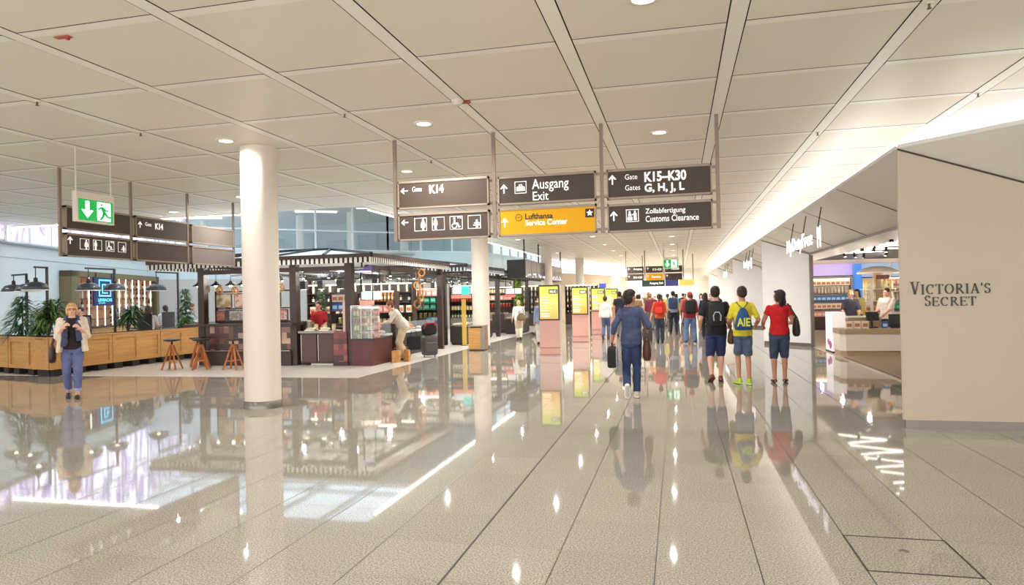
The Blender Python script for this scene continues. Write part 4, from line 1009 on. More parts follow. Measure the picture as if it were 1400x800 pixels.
def kiosk(label, x0, x1, y0, y1, posts, wh=m_wh, fr=m_dk, ridge=3.48):
    t = thing('market_kiosk', label, 'kiosk', (x0, y0, 0)); X, Y = x1-x0, y1-y0
    mb = MB(); e = .0
    for a, b in (((0, 0), (X, 0)), ((X, 0), (X, Y)), ((X, Y), (0, Y)), ((0, Y), (0, 0))):
        mb.bar((*a, 3.01), (*b, 3.01), .10, .10)
    mb.b2((.05, .05, 2.86), (X-.05, .11, 2.98)); mb.b2((X-.11, .05, 2.86), (X-.05, Y-.05, 2.98)); mb.build('fascia', fr, t)
    mb = MB(); p = .145
    for k in range(int(X/p)+1):
        u = k*p; mb.b2((u, -.012, 2.815), (min(u+p*.55, X), .0, 2.965), 1); mb.b2((u+p*.55, -.004, 2.815), (min(u+p, X), .004, 2.965), 0)
    for k in range(int(Y/p)+1):
        u = k*p; mb.b2((X, u, 2.815), (X+.012, min(u+p*.55, Y), 2.965), 1); mb.b2((X-.004, u+p*.55, 2.815), (X+.004, min(u+p, Y), 2.965), 0); mb.b2((-.012, u, 2.815), (0, u+p*.55, 2.965), 1); mb.b2((-.004, u+p*.55, 2.815), (.004, u+p, 2.965), 0)
    mb.build('valance', [m_bl, wh], t)
    a, b = Vector((Y*.42, Y/2, ridge)), Vector((X-Y*.46, Y/2, ridge)); c = [Vector(q) for q in ((0, 0, 3.06), (X, 0, 3.06), (X, Y, 3.06), (0, Y, 3.06))]
    mb = MB(); dn = Vector((0, 0, -.03)); mb._add([*[q+dn for q in c], a+dn, b+dn], [(0, 1, 5, 4), (1, 2, 5), (2, 3, 4, 5), (3, 0, 4)]); mb.build('roof_panel', m_roofw, t)
    for p_, q_ in ((c[0], a), (c[1], b), (c[2], b), (c[3], a), (a, b)): MB().bar(p_, q_, .09, .07).build('rafter', m_raft, t)
    for f in (.3, .55, .8): MB().bar(c[0].lerp(c[1], f), a.lerp(b, min(1, max(0, (f-.25)*2))), .06, .05).build('rafter', m_raft, t)
    for f in (.3, .7): MB().bar(c[1].lerp(c[2], f), b, .06, .05).build('rafter', m_raft, t)
    for px, py, w in posts: MB().b2((px-x0-w/2, py-y0-w/2, 0), (px-x0+w/2, py-y0+w/2, 2.96)).build('post', fr, t)
    mb = MB(); fx = sorted(q[0] for q in posts if abs(q[1]-y0) < .5)
    mb.b2((fx[0]-x0, .06, 2.62), (fx[-1]-x0, .16, 2.74)); mb.b2((X-.3, .2, 2.62), (X-.2, Y-.2, 2.76)); mb.build('beam', fr, t)
    mb = MB()
    for yy in (Y*.25, Y*.5, Y*.75): mb.b2((.5, yy, 2.7), (X-.3, yy+.05, 2.76))
    for xx in (X*.3, X*.55, X*.8): mb.b2((xx, .3, 2.62), (xx+.04, Y-.2, 2.68))
    mb.build('lighting_grid', m_raft, t)
    return t
K1 = kiosk('nearest food kiosk with black and white scalloped edge and pitched roof, behind the near column', -15.2, -8.03, 17.0, 23.4,
           [(-13.42, 17.15, .2), (-10.45, 17.15, .2), (-8.76, 17.15, .2), (-8.2, 22.9, .18), (-13.4, 23.1, .2), (-10.5, 23.1, .2)])
K2 = kiosk('second food kiosk with bluish white edge, beyond the leaning man', -14.5, -7.72, 24.55, 30.2, [(-8.72, 24.75, .2), (-11.5, 24.75, .2), (-7.95, 27.4, .16), (-7.95, 29.9, .16), (-14.2, 24.75, .2)], m_whb, m_dk2, 3.42)
K3 = kiosk('third food kiosk with pale edge, right of the second column under the dark hanging box', -14.5, -7.9, 31.0, 37.5, [(-8.3, 31.2, .2), (-8.15, 34.2, .16), (-8.15, 37, .16), (-11.5, 31.2, .2)], m_wh, m_dk2, 3.42)

# ---- first kiosk: bar counter in the left bay
t = thing('bar_counter', 'dark bar counter with brown mosaic front and chrome foot rail behind the stools', 'counter', (-13.3, 17.0, 0))
MB().b2((-.55, -.18, 1.13), (2.95, .42, 1.20)).build('worktop', m_dk, t, bevel=.01); MB().b2((0, .06, .44), (2.8, .36, 1.13)).build('mosaic_front', m_mosb, t)
MB().b2((0, -.02, 0), (2.8, .36, .40)).build('plinth', m_dk, t); MB().cyl((0, -.06, .43), (2.8, -.06, .43), .022, n=10).build('foot_rail', m_steel, t)
# framed pictures on the back rack
t = thing('picture_rack', 'dark rack standing on the bar holding the framed pictures', 'rack', (-13.3, 17.55, 0))
mb = MB()
for z in (1.24, 1.62, 2.12): mb.b2((-.02, -.02, z-.02), (2.75, .06, z+.02))
for x in (-.02, 2.7): mb.b2((x, -.02, 1.20), (x+.05, .06, 2.14))
mb.build('frame', m_dk, t); MB().b2((-.02, .1, 0), (2.8, .5, 1.22)).build('cabinet', m_dk2, t)
def picture_mat(i, c1, c2):
    m = M('picture_print_%d' % i, c1, .4); nt = m.node_tree; b = nt.nodes['Principled BSDF']; tc = nt.nodes.new('ShaderNodeTexCoord'); n = nt.nodes.new('ShaderNodeTexNoise'); n.inputs['Scale'].default_value = 5+i; n.inputs['Detail'].default_value = 1
    r = nt.nodes.new('ShaderNodeValToRGB'); r.color_ramp.interpolation = 'CONSTANT' if i % 2 else 'LINEAR'; e = r.color_ramp.elements; e[0].position = .42; e[1].position = .56; e[0].color = (*[lin(v) for v in c1], 1); e[1].color = (*[lin(v) for v in c2], 1)
    nt.links.new(tc.outputs['Object'], n.inputs['Vector']); nt.links.new(n.outputs['Fac'], r.inputs['Fac']); nt.links.new(r.outputs['Color'], b.inputs['Base Color']); return m
for i, (x, w, z, h, c1, c2, lab) in enumerate(((.04, .52, 1.65, .42, (226, 214, 186), (180, 150, 100), 'wide cream framed picture, first of the upper row on the bar rack'),
    (.66, .38, 1.65, .42, (232, 196, 176), (206, 150, 120), 'narrow peach framed picture, second of the upper row on the bar rack'), (1.12, .52, 1.65, .42, (176, 172, 176), (210, 150, 130), 'grey and rose framed picture, third of the upper row on the bar rack'),
    (1.72, .46, 1.65, .42, (214, 222, 226), (150, 170, 190), 'pale framed picture, fourth of the upper row, by the near column'), (.04, .30, 1.26, .32, (214, 140, 124), (184, 110, 100), 'small pink framed picture, first of the lower row on the bar rack'),
    (.46, .50, 1.26, .32, (150, 138, 130), (190, 176, 160), 'wide grey brown framed picture in the lower row on the bar rack'), (1.0, .24, 1.26, .32, (160, 110, 96), (184, 140, 120), 'narrow brown framed picture in the lower row on the bar rack'),
    (1.34, .42, 1.26, .32, (214, 120, 96), (226, 170, 150), 'coral framed picture in the lower row on the bar rack'), (1.9, .5, 1.26, .32, (224, 190, 176), (190, 120, 110), 'pale pink framed picture in the lower row, behind the near column'))):
    o = thing('framed_picture', lab, 'picture', (-13.3+x, 17.50, z), 0); MB().b2((0, 0, 0), (w, .045, h)).build('picture_frame', m_dk, o); MB().b2((.02, -.003, .02), (w-.02, 0, h-.02)).build('print', picture_mat(i, c1, c2), o)
# pretzel lamps
m_pret = M('pretzel_crust', (206, 140, 62), .4, var=.25, vs=14)
def pretzel_lamp(lab, x, y, z, first=[None]):
    if first[0] is None:
        t = thing('pendant_lamp', lab, 'lamp', (x, y, z), 0); MB().lathe([(.02, .10), (.035, .10), (.05, .05), (.16, -.02), (.165, -.035), (.15, -.03), (.04, .04)], n=18).build('shade', m_bl, t)
        MB().cyl((0, 0, .1), (0, 0, .42), .008, n=6).build('cord', m_bl, t); MB().ell((0, 0, -.03), .05, 10, 8).build('bulb', m_glow, t); first[0] = t; return t
    return dup(first[0], (x, y, z), 0, lab)
m_glow2 = m_glow
for i, (x, lab) in enumerate(((-13.85, 'black pendant lamp over the bar, outside the left kiosk post'), (-13.25, 'black pendant lamp over the left end of the bar rack'), (-12.75, 'black pendant lamp over the middle of the bar rack'), (-12.35, 'black pendant lamp over the bar, next to the near column'))):
    pretzel_lamp(lab, x, 17.5, 2.34)
pz = None
for i, (x, z) in enumerate(((-13.45, 2.22), (-13.02, 2.18), (-12.5, 2.14), (-11.0, 2.2))):
    lab = ('golden pretzel hanging beside the left post of the bar', 'golden pretzel hanging over the middle of the bar', 'golden pretzel hanging by the near column, left of it', 'golden pretzel hanging just right of the near column')[i]
    if pz is None:
        pz = thing('pretzel', lab, 'pretzel', (x, 17.35, z), 0)
        MB().tube([(.11*math.sin(a)*(1+.15*math.cos(2*a)), .01*math.cos(3*a), .10*math.cos(a)) for a in [2*PI*k/22 for k in range(23)]], .022, 8).tube([(-.09, .0, -.06), (0, -.02, .02), (.05, -.015, .09)], .018, 8).tube([(.09, 0, -.06), (0, -.025, .0), (-.05, -.02, .09)], .018, 8).build('dough', m_pret, pz)
        MB().cyl((0, 0, .10), (0, 0, .44), .003, n=5).build('string', m_wh, pz)
    else: dup(pz, (x, 17.35, z), 0, lab)

# ---- second bay: doors, mosaic pillar, counter
t = thing('service_counter', 'brown service counter with two doors and a grey top, right of the near column', 'counter', (-10.3, 17.1, 0))
MB().b2((0, .05, .06), (1.07, .8, .90)).build('body', m_dk, t); MB().b2((-.02, -.03, .90), (1.09, .85, .96)).build('worktop', m_counter, t)
for x in (.04, .56): 
    dr_ = MB().b2((x, .02, .10), (x+.47, .05, .88)).build('door', m_wine if 0 else M('door_brown', (84, 54, 48), .4), t); MB().b2((x+.005, .005, .12), (x+.02, .02, .86)).build('handle', m_steel, dr_)
MB().b2((.3, .1, 0), (1.05, .7, .07)).build('step', m_wh, t)
t = thing('mosaic_pillar', 'wine red mosaic panel beside the brown counter doors', 'panel', (-9.2, 17.0, 0))
MB().b2((0, 0, .12), (.40, .12, .93)).build('mosaic_face', m_mosw, t); MB().b2((-.02, .0, 0), (.42, .16, .12)).build('base', m_dk, t)
pil = MB().b2((.22, .14, .93), (.40, .18, 1.75)).build('pink_panel', M('pink_panel', (236, 190, 172), .5), t)
# ---- corner display case
t = thing('display_case', 'glass display case on a dark red base at the corner of the nearest kiosk', 'display case', (-8.66, 17.0, 0))
MB().prism([(.0, 0), (.62, -.02), (.60, 1.35), (.0, 1.35)], .0, .70).build('base', m_wine, t); MB().prism([(-.01, -.015), (.64, -.035), (.62, 1.36), (-.01, 1.36)], .70, .745).build('ledge', m_dk2, t)
for z in (.96, 1.16, 1.36): MB().b2((.02, .02, z), (.60, .50, z+.012)).build('shelf', m_glassc, t)
MB().b2((.0, .0, .745), (.008, .52, 1.62)).b2((.0, .0, .745), (.61, .008, 1.62)).b2((.602, .0, .745), (.61, .52, 1.62)).build('glass_pane', m_glassc, t)
for x in (.0, .30, .60): MB().b2((x-.01, -.012, .745), (x+.012, .01, 1.63)).build('edge_post', m_steel, t)
MB().b2((-.01, -.01, 1.62), (.62, .53, 1.65)).build('top_rail', m_steel, t); MB().b2((.02, .47, 1.56), (.6, .5, 1.6)).build('lamp_strip', m_glow, t)
t = thing('chilled_counter', 'low dark counter with sloping fish display along the aisle side of the nearest kiosk', 'counter', (-8.66, 18.38, 0))
MB().prism([(0, 0), (.05, 0), (.05, 4.2), (0, 4.2)], 0, .74).b2((.0, .0, 0), (.20, 4.2, .72)).build('base', m_dk2, t); MB().prism([(-.5, 0), (.24, 0), (.24, 4.2), (-.5, 4.2)], .72, .78).build('tray', M('ice_bed', (228, 232, 236), .35, var=.12, vs=20, bump=.5, bs=40), t)
MB().b2((.20, 0, .78), (.208, 4.2, 1.08)).build('glass_guard', m_glassc, t)
# goods prototypes
PROTO = {}
def proto(kind):
    """one of each kind of goods, parts and all; first use places it"""
    def mk(name, label, cat, parts):
        def f(loc, label=label, group=None, rz=0, scale=None):
            if name not in PROTO:
                t = thing(name, label, cat, loc, rz, group)
                for pn, mb, m in parts: mb.build(pn, m, t)
                if scale: t.scale = (scale,)*3
                PROTO[name] = t; return t
            return dup(PROTO[name], loc, rz, label, group, scale or 1)
        return f
    return mk
def mkgoods(name, cat, parts):
    def f(loc, label, group, rz=0, scale=1):
        if name not in PROTO:
            t = thing(name.rstrip('0123456789'), label, cat, loc, rz, group); t.scale = (scale,)*3
            for pn, mb, m in parts(): mb.build(pn, m, t)
            PROTO[name] = t; return t
        return dup(PROTO[name], loc, rz, label, group, scale)
    return f
def bottle_parts(c, cap): return lambda: (('glass_body', MB().lathe([(0, 0), (.036, 0), (.037, .01), (.037, .19), (.03, .215), (.014, .245), (.013, .29), (0, .29)], n=10), M('bottle_%d_%d_%d' % c, c, .12, spec=.8)), ('cap', MB().lathe([(0, .315), (.016, .315), (.016, .28), (0, .28)], n=8), M('cap_%d_%d_%d' % cap, cap, .4)), ('paper_band', MB().lathe([(.0378, .06), (.0378, .15)], n=10), M('band_cream', (226, 214, 186), .6)))
def jar_parts(c): return lambda: (('jar_body', MB().lathe([(0, 0), (.044, 0), (.046, .01), (.046, .10), (.04, .115), (0, .115)], n=10), M('jar_%d_%d_%d' % c, c, .25, var=.25, vs=30)), ('lid', MB().lathe([(0, .14), (.042, .14), (.043, .112), (0, .112)], n=10), M('lid_gold', (196, 168, 110), .35, .6)))
def box_parts(c, b): return lambda: (('carton', MB().b2((-.09, -.06, 0), (.09, .06, .22)), M('carton_%d_%d_%d' % c, c, .5)), ('front_print', MB().b2((-.07, -.062, .05), (.07, -.06, .15)), M('carton_%d_%d_%d' % b, b, .5)))
def tray_parts(c): return lambda: (('tray', MB().b2((-.15, -.1, 0), (.15, .1, .03)), m_steel), ('food', rounded(MB(), (0, 0, .05), (.27, .17, .08), e=.6), M('food_%d_%d_%d' % c, c, .5, var=.4, vs=30, bump=.6, bs=60)))
dark_bottle = mkgoods('bottle1', 'bottle', bottle_parts((44, 34, 26), (120, 40, 36))); amber_bottle = mkgoods('bottle2', 'bottle', bottle_parts((196, 120, 40), (220, 200, 150))); pale_bottle = mkgoods('bottle3', 'bottle', bottle_parts((226, 206, 170), (190, 150, 90))); green_bottle = mkgoods('bottle4', 'bottle', bottle_parts((70, 110, 60), (190, 170, 90))); yellow_bottle = mkgoods('bottle5', 'bottle', bottle_parts((232, 214, 130), (210, 190, 110)))
red_jar = mkgoods('jar1', 'jar', jar_parts((160, 60, 44))); cream_jar = mkgoods('jar2', 'jar', jar_parts((220, 200, 164))); olive_jar = mkgoods('jar3', 'jar', jar_parts((120, 124, 62)))
blue_box = mkgoods('gift_box1', 'box', box_parts((50, 96, 160), (170, 200, 226))); teal_box = mkgoods('gift_box2', 'box', box_parts((20, 140, 110), (120, 200, 170))); pink_box = mkgoods('gift_box3', 'box', box_parts((226, 150, 140), (244, 214, 200))); cream_box = mkgoods('gift_box4', 'box', box_parts((232, 220, 196), (190, 120, 90)))
bread_tray = mkgoods('food_tray1', 'tray', tray_parts((200, 140, 66))); pale_tray = mkgoods('food_tray2', 'tray', tray_parts((228, 212, 180))); green_tray = mkgoods('food_tray3', 'tray', tray_parts((112, 140, 62))); rose_tray = mkgoods('food_tray4', 'tray', tray_parts((214, 128, 104)))
rnd = random.Random(5)
# fill the corner case
G1 = 'goods in the corner display case'
for z in (.745, .972, 1.172, 1.372):
    for k in range(6):
        f, l = rnd.choice(((red_jar, 'red jar'), (cream_jar, 'cream jar'), (olive_jar, 'olive green jar')))
        f((-8.60+k*.1, 17.10+rnd.random()*.05, z), l+' with gold lid in the corner glass display case of the nearest kiosk', G1+', '+l+'s')
    for k in range(3): f((-8.5+k*.2, 17.36, z), l+' at the back of the corner glass display case of the nearest kiosk', G1+', back '+l+'s') if 0 else rnd.choice((cream_box, pink_box))((-8.5+k*.2, 17.40, z), 'small carton at the back of the corner glass display case', 'cartons in the corner case', 0, .8)
for k in range(13):
    f, l = rnd.choice(((bread_tray, 'golden bread'), (pale_tray, 'pale seafood'), (rose_tray, 'rose pink fish')))
    f((-8.78+.16*(k % 2), 18.55+k*.3, .78), 'steel tray of %s on the ice counter along the aisle' % l, 'trays of '+l+' on the ice counter', PI/2)
# crates and boxes on the second-bay counter and behind
for k in range(3): blue_box((-9.75+k*.19, 18.2, 1.50), 'blue gift box on the shelf above the brown counter', 'blue boxes over the brown counter', 0, 1.0)
for k in range(3): cream_box((-9.75+k*.19, 18.2, 1.75), 'cream gift box on the upper shelf above the brown counter', 'cream boxes over the brown counter', 0, 1.0)
t = thing('wall_shelf', 'dark shelf frame holding blue and cream boxes above the brown counter', 'shelf', (-9.9, 18.1, 0)); mb = MB()
for z in (1.0, 1.48, 1.73, 2.02): mb.b2((0, 0, z), (.75, .3, z+.02))
mb.build('boards', m_dk, t); MB().b2((0, 0, 0), (.04, .3, 2.04)).build('upright', m_dk, t); MB().b2((.71, 0, 0), (.75, .3, 2.04)).build('upright', m_dk, t); MB().b2((.04, .02, .1), (.71, .3, 1.0)).build('cupboard', m_dk2, t)
for i, x in enumerate((-10.0, -9.72, -9.45)): cream_jar((x, 17.5, .96), 'cream jar standing on the grey top of the brown service counter', 'jars on the brown counter', 0, 1.3)
for i, x in enumerate((-10.05, -9.6)): pale_tray((x, 17.3, .96), 'steel tray of pale food on the grey top of the brown service counter', 'trays on the brown counter')
t = thing('steel_urn', 'steel drinks urn on the left end of the brown service counter', 'urn', (-10.18, 17.4, .96)); MB().lathe([(0, 0), (.10, 0), (.10, .24), (.11, .25), (.11, .27), (.03, .30), (0, .30)], n=18).build('body', m_steel, t); MB().b2((-.015, -.15, .05), (.015, -.09, .08)).build('tap', m_bl, t)
pb = None
for i, x in enumerate((-10.42, -9.87, -9.27)):
    lab = ('square black pendant lamp just right of the second kiosk post', 'square black pendant lamp over the middle of the brown counter', 'square black pendant lamp over the mosaic pillar')[i]
    if pb is None:
        pb = thing('box_pendant', lab, 'lamp', (x, 17.6, 2.13), 0); MB().b2((-.085, -.085, 0), (.085, .085, .24)).build('shade', m_dk2, pb); MB().cyl((0, 0, .24), (0, 0, .5), .008, n=6).build('cord', m_bl, pb); MB().b2((-.06, -.06, -.004), (.06, .06, .0)).build('lens', m_glow, pb)
    else: dup(pb, (x, 17.6, 2.13), 0, lab)
# overhead bric-a-brac: spot lamps under the kiosk roofs
sp = None
def spot(loc, lab, group, rz=0):
    global sp
    if sp is None:
        sp = thing('spot_lamp', lab, 'lamp', loc, rz, group); MB().tube([(0, 0, 0), (0, -.05, -.14)], [.035, .05], 12).build('lamp_head', m_bl, sp); MB().cyl((0, 0, 0), (0, 0, .09), .012, n=6).build('bracket', m_bl, sp); MB().ell((0, -.052, -.145), (.04, .04, .012), 10, 6).build('lens', m_glow, sp)
    else: dup(sp, loc, rz, lab, group)
for k in range(16): spot((-13+.32*k, 18.6+1.4*(k % 3), 2.62), 'small black spot lamp under the roof of the nearest kiosk', 'spots of the nearest kiosk', k*1.3)
for k in range(14): spot((-13+.37*k, 26+1.3*(k % 3), 2.62), 'small black spot lamp under the roof of the second kiosk', 'spots of the second kiosk', k*1.7)
for k in range(12): spot((-13+.4*k, 32.5+1.3*(k % 3), 2.62), 'small black spot lamp under the roof of the third kiosk', 'spots of the third kiosk', k*2.1)
# illuminated name boards hung inside
for (x, y, z, w, h, c, lab) in ((-8.62, 17.5, 1.80, .62, .22, (214, 232, 232), 'pale blue illuminated board above the corner display case'), (-8.62, 17.45, 1.66, .42, .12, (240, 160, 140), 'coral strip board under the pale blue board of the corner case'),
        (-8.62, 25.4, 1.95, 1.0, .26, (226, 234, 236), 'pale illuminated board above the counter of the second kiosk'), (-8.62, 25.35, 1.78, .8, .14, (236, 140, 120), 'coral strip board above the counter of the second kiosk'),
        (-8.1, 31.9, 1.95, .8, .26, (230, 230, 232), 'pale illuminated board of the third kiosk'), (-8.1, 31.85, 1.78, .5, .14, (236, 110, 100), 'coral strip board of the third kiosk'),
        (-5.40, 48.3, 2.2, .48, .42, (70, 80, 170), 'small blue lit sign on the far beige wall above the totems'),
        (-7.86, 24.3, 1.92, .30, .30, (60, 206, 190), 'small turquoise cube sign at the corner of the second kiosk')):
    t = thing('light_board', lab, 'sign', (x, y, z)); MB().b2((0, 0, 0), (w, .04, h)).build('board', M('board_%d_%d_%d' % c, c, .4, emit=.5), t); MB().b2((.02, .01, h), (.04, .03, 2.66-z)).b2((w-.04, .01, h), (w-.02, .03, 2.66-z)).build('hanger', m_bl, t)
    for q in range(3): pass
t = thing('name_sign', 'lilac outlined triangular sign under the eaves at the corner of the nearest kiosk', 'sign', (-8.55, 17.02, 2.52))
MB().poly([(-.02, 0), (.52, .06), (.52, .2), (.46, .22)], 0, .03).build('board', M('lilac_board', (90, 74, 128), .4, emit=.2), t); MB().b2((.02, -.004, .03), (.5, 0, .06)).build('light_line', M('lilac_light', (214, 200, 250), .4, emit=1.2), t); MB().b2((.2, .01, .15), (.24, .03, .3)).build('hanger', m_bl, t)
# kiosk back walls: shelves with goods so the stalls read as full
def stall_shelf(lab, x, y, w, zs, rows, back=m_dk2, depth=.3, rz=0):
    t = thing('stall_shelf', lab, 'shelf', (x, y, 0), rz)
    MB().b2((0, depth, 0), (w, depth+.03, zs[-1]+.3)).build('back_panel', back, t); mb = MB()
    for z in zs: mb.b2((0, 0, z-.02), (w, depth, z))
    mb.build('boards', m_dk, t); MB().b2((-.03, 0, 0), (0, depth+.03, zs[-1]+.3)).build('upright', m_dk, t); MB().b2((w, 0, 0), (w+.03, depth+.03, zs[-1]+.3)).build('upright', m_dk, t)
    MB().b2((0, .02, 0), (w, depth, zs[0]-.02)).build('cupboard', m_dk, t)
    MB().b2((.03, .02, zs[-1]+.27), (w-.03, .06, zs[-1]+.3)).build('lamp_strip', m_glow, t)
    Rz = Matrix.Rotation(rz, 3, 'Z')
    for z, (f, nm, step, sc) in zip(zs, rows):
        n = int(w/step)
        for k in range(n):
            p = Vector((x, y, z)) + Rz @ Vector((step*(k+.5), depth*.45, 0)); f(p, nm+' on the '+lab, nm+'s, '+lab, rz, sc)
    return t
stall_shelf('tall shelf at the back of the nearest kiosk', -12.6, 21.5, 3.9, (1.0, 1.35, 1.7, 2.05), ((olive_jar, 'olive jar', .26, 1.4), (cream_box, 'cream box', .3, 1.1), (dark_bottle, 'dark bottle', .3, 1.1), (pale_bottle, 'pale bottle', .32, 1.1)))
stall_shelf('side shelf behind the fish counter', -9.35, 19.2, 1.0, (1.05, 1.4, 1.75), ((cream_jar, 'cream jar', .14, 1.2), (pink_box, 'pink box', .2, 1.0), (amber_bottle, 'amber bottle', .12, 1.0)))
stall_shelf('green box shelf of the second kiosk', -10.9, 26.0, 1.7, (1.0, 1.35, 1.62, 1.90), ((olive_jar, 'olive jar', .2, 1.6), (teal_box, 'teal box', .28, 1.3), (teal_box, 'green teal box', .28, 1.3), (pink_box, 'pink box', .24, 1.1)))
stall_shelf('bottle shelf in the corner of the second kiosk', -9.1, 26.6, 1.1, (.95, 1.3, 1.65, 2.0), ((green_bottle, 'green bottle', .12, 1.0), (cream_jar, 'cream jar', .13, 1.3), (red_jar, 'red jar', .13, 1.3), (pale_bottle, 'pale bottle', .12, 1.0)))
stall_shelf('goods shelf of the third kiosk', -9.6, 33.0, 1.6, (.95, 1.3, 1.65, 2.0), ((bread_tray, 'bread tray', .34, 1), (red_jar, 'red jar', .15, 1.4), (pink_box, 'pink box', .22, 1.1), (cream_jar, 'cream jar', .15, 1.4)))
# second and third kiosk counters
def low_counter(lab, x0, x1, y0, y1, m, goods, zt=.74):
    t = thing('kiosk_counter', lab, 'counter', (x0, y0, 0)); X, Y = x1-x0, y1-y0
    MB().b2((0, 0, .06), (X, Y, zt-.04)).build('body', m, t); MB().b2((.03, .03, 0), (X-.03, Y-.03, .06)).build('plinth', m_bl, t); MB().b2((-.02, -.02, zt-.04), (X+.02, Y+.02, zt)).build('worktop', m_steel, t)
    MB().b2((0, 0, zt), (X, .008, zt+.30)).b2((X-.008, 0, zt), (X, Y, zt+.30)).build('glass_guard', m_glassc, t)
    n = max(2, int(Y/.34)); mm = max(2, int(X/.4))
    for i in range(mm):
        for j in range(n):
            f, nm = goods[(i*3+j) % len(goods)]; f((x0+X*(i+.5)/mm, y0+Y*(j+.5)/n, zt), nm+' on the '+lab, nm+'s, '+lab, 0, 1)
low_counter('dark corner counter of the second kiosk', -8.45, -7.85, 24.75, 26.4, m_dk2, ((pale_tray, 'tray of pale food'), (bread_tray, 'tray of golden pastry'), (green_tray, 'tray of greens')))
low_counter('dark corner counter of the third kiosk', -8.15, -7.4, 31.9, 34.0, m_dk2, ((rose_tray, 'tray of rose pink food'), (bread_tray, 'tray of golden pastry'), (green_tray, 'tray of greens')))
low_counter('long aisle counter of the second kiosk', -8.6, -8.2, 27.6, 29.8, m_dk2, ((bread_tray, 'tray of golden pastry'),))
t = thing('tile_panel', 'blue and pale checkered tile panel standing before the second kiosk', 'panel', (-9.36, 24.45, 0)); MB().b2((0, .02, 0), (.64, .10, 1.12)).build('frame', m_dk2, t, bevel=.008); MB().b2((.04, .012, .12), (.60, .02, 1.08)).build('tiles', m_mosu, t)
t = thing('yellow_banner', 'narrow yellow upright banner left of the second column', 'banner', (-7.9, 24.42, 0)); MB().b2((0, 0, .02), (.16, .03, 1.75)).build('cloth', M('banner_yellow', (236, 196, 96), .6), t); MB().b2((-.04, -.06, 0), (.2, .09, .02)).build('foot', m_bl, t)
t = thing('red_banner', 'narrow red upright banner behind the second kiosk counter', 'banner', (-8.0, 26.9, 0)); MB().b2((0, 0, .02), (.2, .03, 2.3)).build('cloth', M('banner_red', (176, 44, 40), .6), t); MB().b2((-.04, -.06, 0), (.24, .09, .02)).build('foot', m_bl, t)
# garland of pretzels and salami on the aisle post
t = thing('bread_garland', 'hanging column of golden pretzels and sausages at the aisle corner of the nearest kiosk', 'garland', (-7.95, 20.3, 2.82))
MB().cyl((0, 0, -1.35), (0, 0, 0), .01, n=6).build('rope', m_dk, t)
for k in range(6):
    a = k*1.9; MB().tube([(.08*math.cos(a)+.10*math.sin(b)*math.cos(a), .08*math.sin(a)+.10*math.sin(b)*math.sin(a), -.2-.2*k+.11*math.cos(b)) for b in [2*PI*q/14 for q in range(15)]], .026, 8).build('pretzel', m_pret, t)
    MB().tube([(-.08*math.cos(a), -.08*math.sin(a), -.15-.2*k), (-.1*math.cos(a), -.1*math.sin(a), -.36-.2*k)], [.03, .034], 8).build('sausage', M('sausage_dark', (96, 54, 40), .4, var=.3, vs=20), t)
# wine wall far down the aisle
for (x, y, w, lab) in ((-9.6, 41.0, 2.1, 'wine shelf left of the nearest totem'), (-6.9, 42.6, 2.0, 'wine shelf seen between the two nearest totems')):
    stall_shelf(lab, x, y, w, (.72, 1.05, 1.42, 1.80, 2.15), ((dark_bottle, 'dark bottle', .24, 1.15), (amber_bottle, 'amber bottle', .24, 1.15), (yellow_bottle, 'yellow bottle', .24, 1.15), (pale_bottle, 'pale bottle', .24, 1.15), (yellow_bottle, 'yellow topmost bottle', .24, 1.15)))
    t = thing('display_barrel', 'small wooden fruit box below the '+lab.split(',')[0].split(' seen')[0]+(' by the walkers' if x < -8 else ' between the totems'), 'crate', (x+w*.62, y-.35, 0)); MB().b2((-.25, -.2, 0), (.25, .2, .5)).build('crate', wood('barrel_wood', (150, 92, 56), (120, 70, 40), 3, 'X'), t); rounded(MB(), (0, 0, .54), (.44, .34, .14), e=.6).build('contents', M('fruit_red', (150, 60, 40), .5, var=.4, vs=20), t)

# ---- litter bin
t = thing('litter_bin', 'square litter bin with light wood front standing before the second column', 'bin', (-6.66, 22.35, 0))
MB().b2((-.28, -.22, .03), (.28, .22, .82)).build('body', M('bin_steel', (150, 136, 120), .35, .5), t, bevel=.006); MB().b2((-.27, -.232, .05), (.14, -.22, .76)).build('wood_front', m_oak, t); MB().b2((-.29, -.23, .82), (.29, .23, .85)).build('lid', M('bin_lid', (176, 162, 140), .35, .5), t)
MB().b2((-.25, -.2, 0), (.25, .2, .03)).build('foot', m_bl, t); MB().b2((-.2, -.234, .77), (.2, -.22, .81)).build('slot', m_bl, t)

# ---- oak planters
m_feet = M('planter_foot', (46, 38, 34), .6); m_soil = M('planter_soil', (60, 48, 38), .9, var=.3, vs=20, bump=.8, bs=40)
def planter(lab, p, q, first=False):
    p, q = Vector((*p, 0)), Vector((*q, 0)); L = (q-p).length; a = math.atan2(q.y-p.y, q.x-p.x)
    t = thing('oak_planter', lab, 'planter', p, a, 'oak planters'); del t['group']
    MB().b2((.02, .02, .19), (L-.02, .62, .96)).build('box', m_oak, t)
    mb = MB()
    for x in (0, L/2-.05, L-.1): mb.b2((x, -.012, .18), (x+.1, .02, .98))
    mb.b2((.1, -.009, .18), (L/2-.05, .02, .28)); mb.b2((L/2+.05, -.009, .18), (L-.1, .02, .28)); mb.b2((.1, -.009, .88), (L/2-.05, .02, .98)); mb.b2((L/2+.05, -.009, .88), (L-.1, .02, .98)); mb.build('frame_boards', m_oak, t)
    MB().b2((-.01, -.03, .98), (L+.01, .66, 1.015)).build('rim', m_oak, t); MB().b2((.06, .10, .96), (L-.06, .56, 1.02)).build('soil', m_soil, t)
    for x in (.12, L/2-.14, L-.40): MB().b2((x, .06, 0), (x+.28, .56, .19)).build('foot', m_feet, t)
    return t
